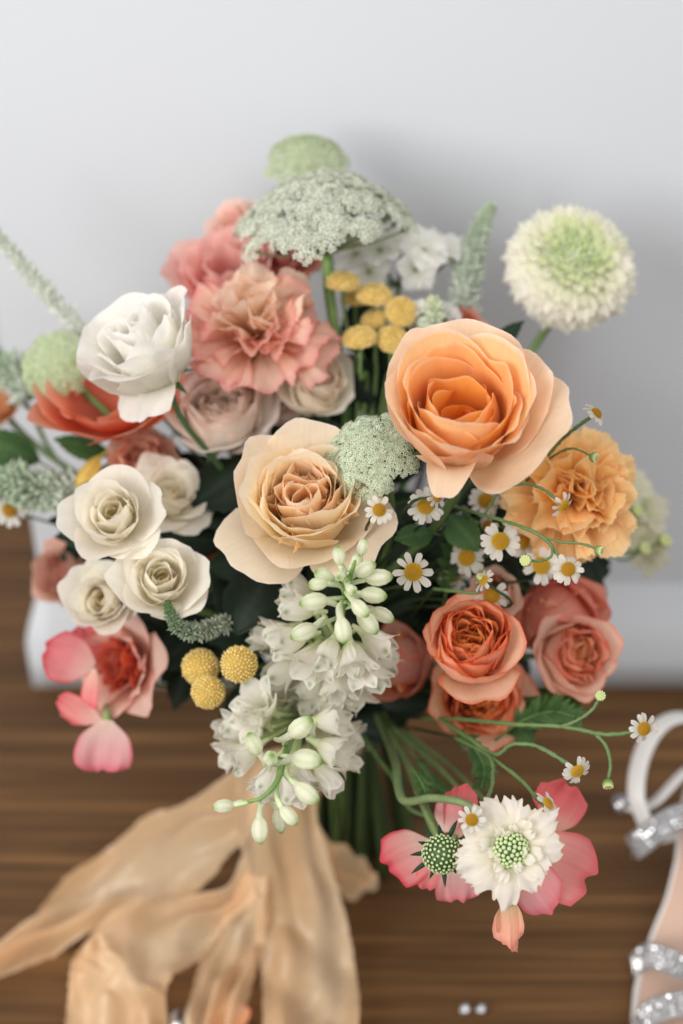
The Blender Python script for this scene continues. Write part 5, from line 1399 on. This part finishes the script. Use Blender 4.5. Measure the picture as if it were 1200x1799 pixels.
tail([(500, 1330, .13), (400, 1380, .11), (300, 1432, .07), (225, 1488, .035), (120, 1560, .012), (30, 1650, .004), (-60, 1720, .002)],
     [(440, 1480, .085), (395, 1530, .06), (320, 1580, .04), (238, 1600, .022), (160, 1655, .006), (60, 1690, .003), (-60, 1745, .002)], 2, rip=.0075, fold=2.4)
tail([(430, 1500, .07), (390, 1570, .05), (300, 1585, .042), (200, 1620, .04), (135, 1690, .035), (122, 1760, .02), (118, 1850, .003)],
     [(455, 1590, .05), (410, 1640, .03), (345, 1690, .03), (300, 1735, .035), (292, 1770, .03), (296, 1800, .015), (300, 1850, .003)], 3, rip=.006, fold=2.4)
tail([(425, 1540, .06), (395, 1620, .035), (350, 1700, .018), (325, 1770, .008), (318, 1860, .003)],
     [(470, 1550, .06), (468, 1630, .035), (455, 1700, .018), (428, 1780, .008), (405, 1860, .003)], 4, rip=.0055, fold=3)
tail([(540, 1340, .13), (548, 1420, .09), (575, 1480, .06), (610, 1508, .045), (640, 1520, .04), (660, 1548, .03)],
     [(575, 1345, .13), (552, 1480, .05), (575, 1560, .012), (610, 1590, .004), (640, 1588, .006), (664, 1565, .02)], 5, rip=.007, fold=2.6)
tail([(165, 1648, .048), (140, 1680, .046), (126, 1715, .036), (122, 1780, .012), (122, 1850, .002)],
     [(176, 1644, .050), (205, 1680, .044), (240, 1730, .030), (256, 1790, .012), (262, 1850, .002)], 6, rip=.003)

# --- sandal ------------------------------------------------------------------------
SWH = lin(226, 224, 222)
def sandal():
    # sole left edge follows the photograph; the shoe stands on floor, toe nearest the viewer, heel raised
    st = [  # t, centre px x, py, half width m, height
        (1262, 1395, .022, .085), (1258, 1450, .025, .078), (1256, 1520, .026, .058), (1246, 1600, .029, .034), (1232, 1680, .035, .016), (1226, 1750, .040, .009), (1226, 1820, .041, .008), (1234, 1900, .036, .009), (1248, 1950, .020, .010)]
    cen = catmull([PZ(x, y, z) for (x, y, w, z) in st], 46)
    hw = np.interp(np.linspace(0, 1, 46), np.linspace(0, 1, len(st)), [s_[2] for s_ in st])
    rt = thing("sandal", "white satin heeled sandal with rhinestone straps standing on the floor", "shoe", None, frame([0, 0, 1], np.array([cen[20][0], cen[20][1], 0])))
    tg = np.gradient(cen, axis=0); tg[:, 2] = 0; tg /= np.linalg.norm(tg, axis=1)[:, None]
    sd = np.cross(tg, [0, 0, 1.0])
    if sd[10][0] > 0: sd = -sd                     # sd points to the photo's left
    th = .0065
    prof = [(-1.0, -th), (-1.035, -th * .5), (-1.03, 0.0015), (-.985, .003), (-.955, .0015), (.955, .0015), (.985, .003), (1.03, .0015), (1.035, -th * .5), (1.0, -th)]
    V = np.array([[cen[i] - sd[i] * hw[i] * a_ + np.array([0, 0, z_]) for (a_, z_) in prof] for i in range(46)]).reshape(-1, 3)
    V[:, 2] = np.maximum(V[:, 2], .0005)
    mb = MB(); mb.add(V, grid_quads(46, 10, True), None, SWH); wpart("sole", mb, "satin", rt)
    I = np.array([[cen[i] - sd[i] * hw[i] * a_ + np.array([0, 0, .0026]) for a_ in np.linspace(-.95, .95, 7)] for i in range(46)]).reshape(-1, 3)
    mb = MB(); mb.add(I, grid_quads(46, 7), None, (.5, .4, .35)); wpart("insole", mb, "insole", rt)
    hb = cen[2]
    mb = MB(); tube(mb, [hb + np.array([0, .002, -.004]), hb * [1, 1, .5] + np.array([0, .008, 0]), hb * [1, 1, 0] + np.array([0, .01, .0005])], [.017, .009, .0055], 14, SWH); wpart("heel", mb, "satin", rt)
    gems = MB(); srg = np.random.default_rng(3)
    def strap(pts, wvec, w, name, stones=True, rows=4):
        if stones: w *= 1.12
        p = catmull(pts, 40); tgs = np.gradient(p, axis=0); tgs /= np.linalg.norm(tgs, axis=1)[:, None]
        wv = np.array([nrm(np.asarray(wvec) - np.dot(wvec, t_) * t_) for t_ in tgs]); nn = np.cross(tgs, wv)
        if nn[20][2] < 0: nn = -nn
        pr = [(-.5, -.0006), (-.5, .0008), (-.42, .0014), (.42, .0014), (.5, .0008), (.5, -.0006)]
        V = np.array([[p[i] + wv[i] * w * a_ + nn[i] * z_ for (a_, z_) in pr] for i in range(40)]).reshape(-1, 3)
        m = MB(); m.add(V, grid_quads(40, 6, True), None, lin(150, 150, 152) if stones else SWH); wpart(name, m, "satin", rt)
        if stones:
            ln = np.linalg.norm(np.diff(p, axis=0), axis=1).sum(); pitch = w * .88 / rows
            n = int(ln / pitch)
            cum = np.concatenate([[0], np.cumsum(np.linalg.norm(np.diff(p, axis=0), axis=1))])
            for i in range(n):
                sA = (i + .5) * pitch
                q = np.array([np.interp(sA, cum, p[:, c]) for c in range(3)]); k = min(39, int(np.searchsorted(cum, sA)))
                for r_ in range(rows):
                    c = q + wv[k] * ((r_ + .5) / rows - .5) * w * .88 + nn[k] * .0013
                    g = MB(); rr = pitch * .44
                    lathe(g, [(rr, 0), (rr * .98, rr * .25), (rr * .55, rr * .75), (1e-5, rr * .78)], 8, (.9, .9, .92), dirframe(c, tgs[k], nn[k] + srg.normal(0, .22, 3)))
                    gems.join(g)
    # toe straps
    L1, R1 = PZ(1118, 1692, .012), PZ(1345, 1690, .012)
    mid = (L1 + R1) / 2 + np.array([0, -.040, .036])
    strap([L1 + [.002, 0, -.008], L1, L1 * .72 + mid * .28 + [-.004, 0, .012], mid, R1 * .72 + mid * .28 + [.004, 0, .012], R1, R1 + [-.002, 0, -.008]], [0, -1, -.25], .0145, "strap")
    L2, R2 = PZ(1118, 1812, .010), PZ(1338, 1800, .010)
    mid = (L2 + R2) / 2 + np.array([0, -.004, .036])
    strap([L2 + [.002, 0, -.007], L2, L2 * .72 + mid * .28 + [-.004, 0, .012], mid, R2 * .72 + mid * .28 + [.004, 0, .012], R2, R2 + [-.002, 0, -.007]], [0, -1, -.25], .0145, "strap")
    # ankle band with stones and the slack satin strap standing up from it
    strap([PZ(1340, 1470, .085), PZ(1300, 1455, .10), PZ(1235, 1430, .115), PZ(1180, 1440, .11), PZ(1130, 1476, .095), PZ(1112, 1490, .085)], [0, -.5, -1.0], .0150, "strap")
    strap([PZ(1112, 1490, .085), PZ(1140, 1470, .075), PZ(1180, 1462, .072), PZ(1230, 1440, .08)], [0, -.5, -1], .012, "strap", False)
    strap([PZ(1136, 1450, .10), PZ(1118, 1400, .115), PZ(1124, 1340, .13), PZ(1148, 1288, .145), PZ(1185, 1262, .15), PZ(1235, 1270, .15), PZ(1280, 1340, .14)], [.8, -.6, .2], .012, "strap", False)
    strap([PZ(1085, 1412, .10), PZ(1110, 1422, .10), PZ(1150, 1410, .105), PZ(1200, 1360, .12), PZ(1250, 1330, .13)], [.3, -.8, .5], .010, "strap", False)
    m = MB(); tube(m, [PZ(1078, 1408, .10), PZ(1090, 1413, .10), PZ(1102, 1418, .10)], [.006, .0075, .006], 8, lin(200, 202, 210)); wpart("buckle", m, "silver", rt)
    wpart("rhinestones", gems, "crystal", rt, "stuff", False)
sandal()

# --- small jewellery and a fallen petal ----------------------------------------------
def stud(label, px, py, seed, r):
    c = PZ(px, py, .004)
    rt = thing("earring", label, "earring", "crystal stud earrings", frame([.2, -.5, .8], c, seed))
    g = MB(); lathe(g, [(1e-5, -r * .9), (r * .6, -r * .35), (r, 0), (r * .62, r * .38), (1e-5, r * .4)], 10, (.9, .9, .9)); part("crystal", g.mesh("crystal", "silver", False), rt)
    m = MB(); tube(m, [(0, 0, -r * .6), (0, 0, -r * 3.0)], .0004, 6); lathe(m, [(r * .5, -r * .7), (r * 1.04, -r * .1), (r * 1.06, 0), (r * .98, .0)], 10, (.8, .8, .8)); part("setting", m.mesh("setting", "silver"), rt)
stud("tiny crystal earring lying alone on the wood in front of the bouquet", 818, 1773, .3, .0036)
stud("second tiny crystal earring, turned aside beside its twin", 846, 1773, 2.0, .0034)
c = PZ(318, 1800, .006)
rt = thing("ring", "plain silver band ring standing among the ribbon folds", "ring", None, frame([.75, .2, .5], c))
m = MB(); lathe(m, [(.0085, -.0042), (.0098, -.0040), (.0102, 0), (.0098, .0040), (.0085, .0042), (.0083, 0)], 40, (.7, .7, .72))
m.q.append(np.array([[5 * 40 + j, 5 * 40 + (j + 1) % 40, (j + 1) % 40, j] for j in range(40)]))
part("band", m.mesh("band", "silver"), rt)
rt = thing("fallen_petal", "fallen coral rose petal lying by the ribbon ends", "petal", None, frame([0, 0, 1], PZ(400, 1830, .004)))
part("blade", pet(.026, .030, [4, 10, 26], (CORAL['base'], CORAL['mid'], CORAL['tip'], CORAL['rim']), k=99, rnd=.25, cup=.12, nt=10, nu=10, seed=5).mesh("blade", "petal"), rt, rz(1.6))
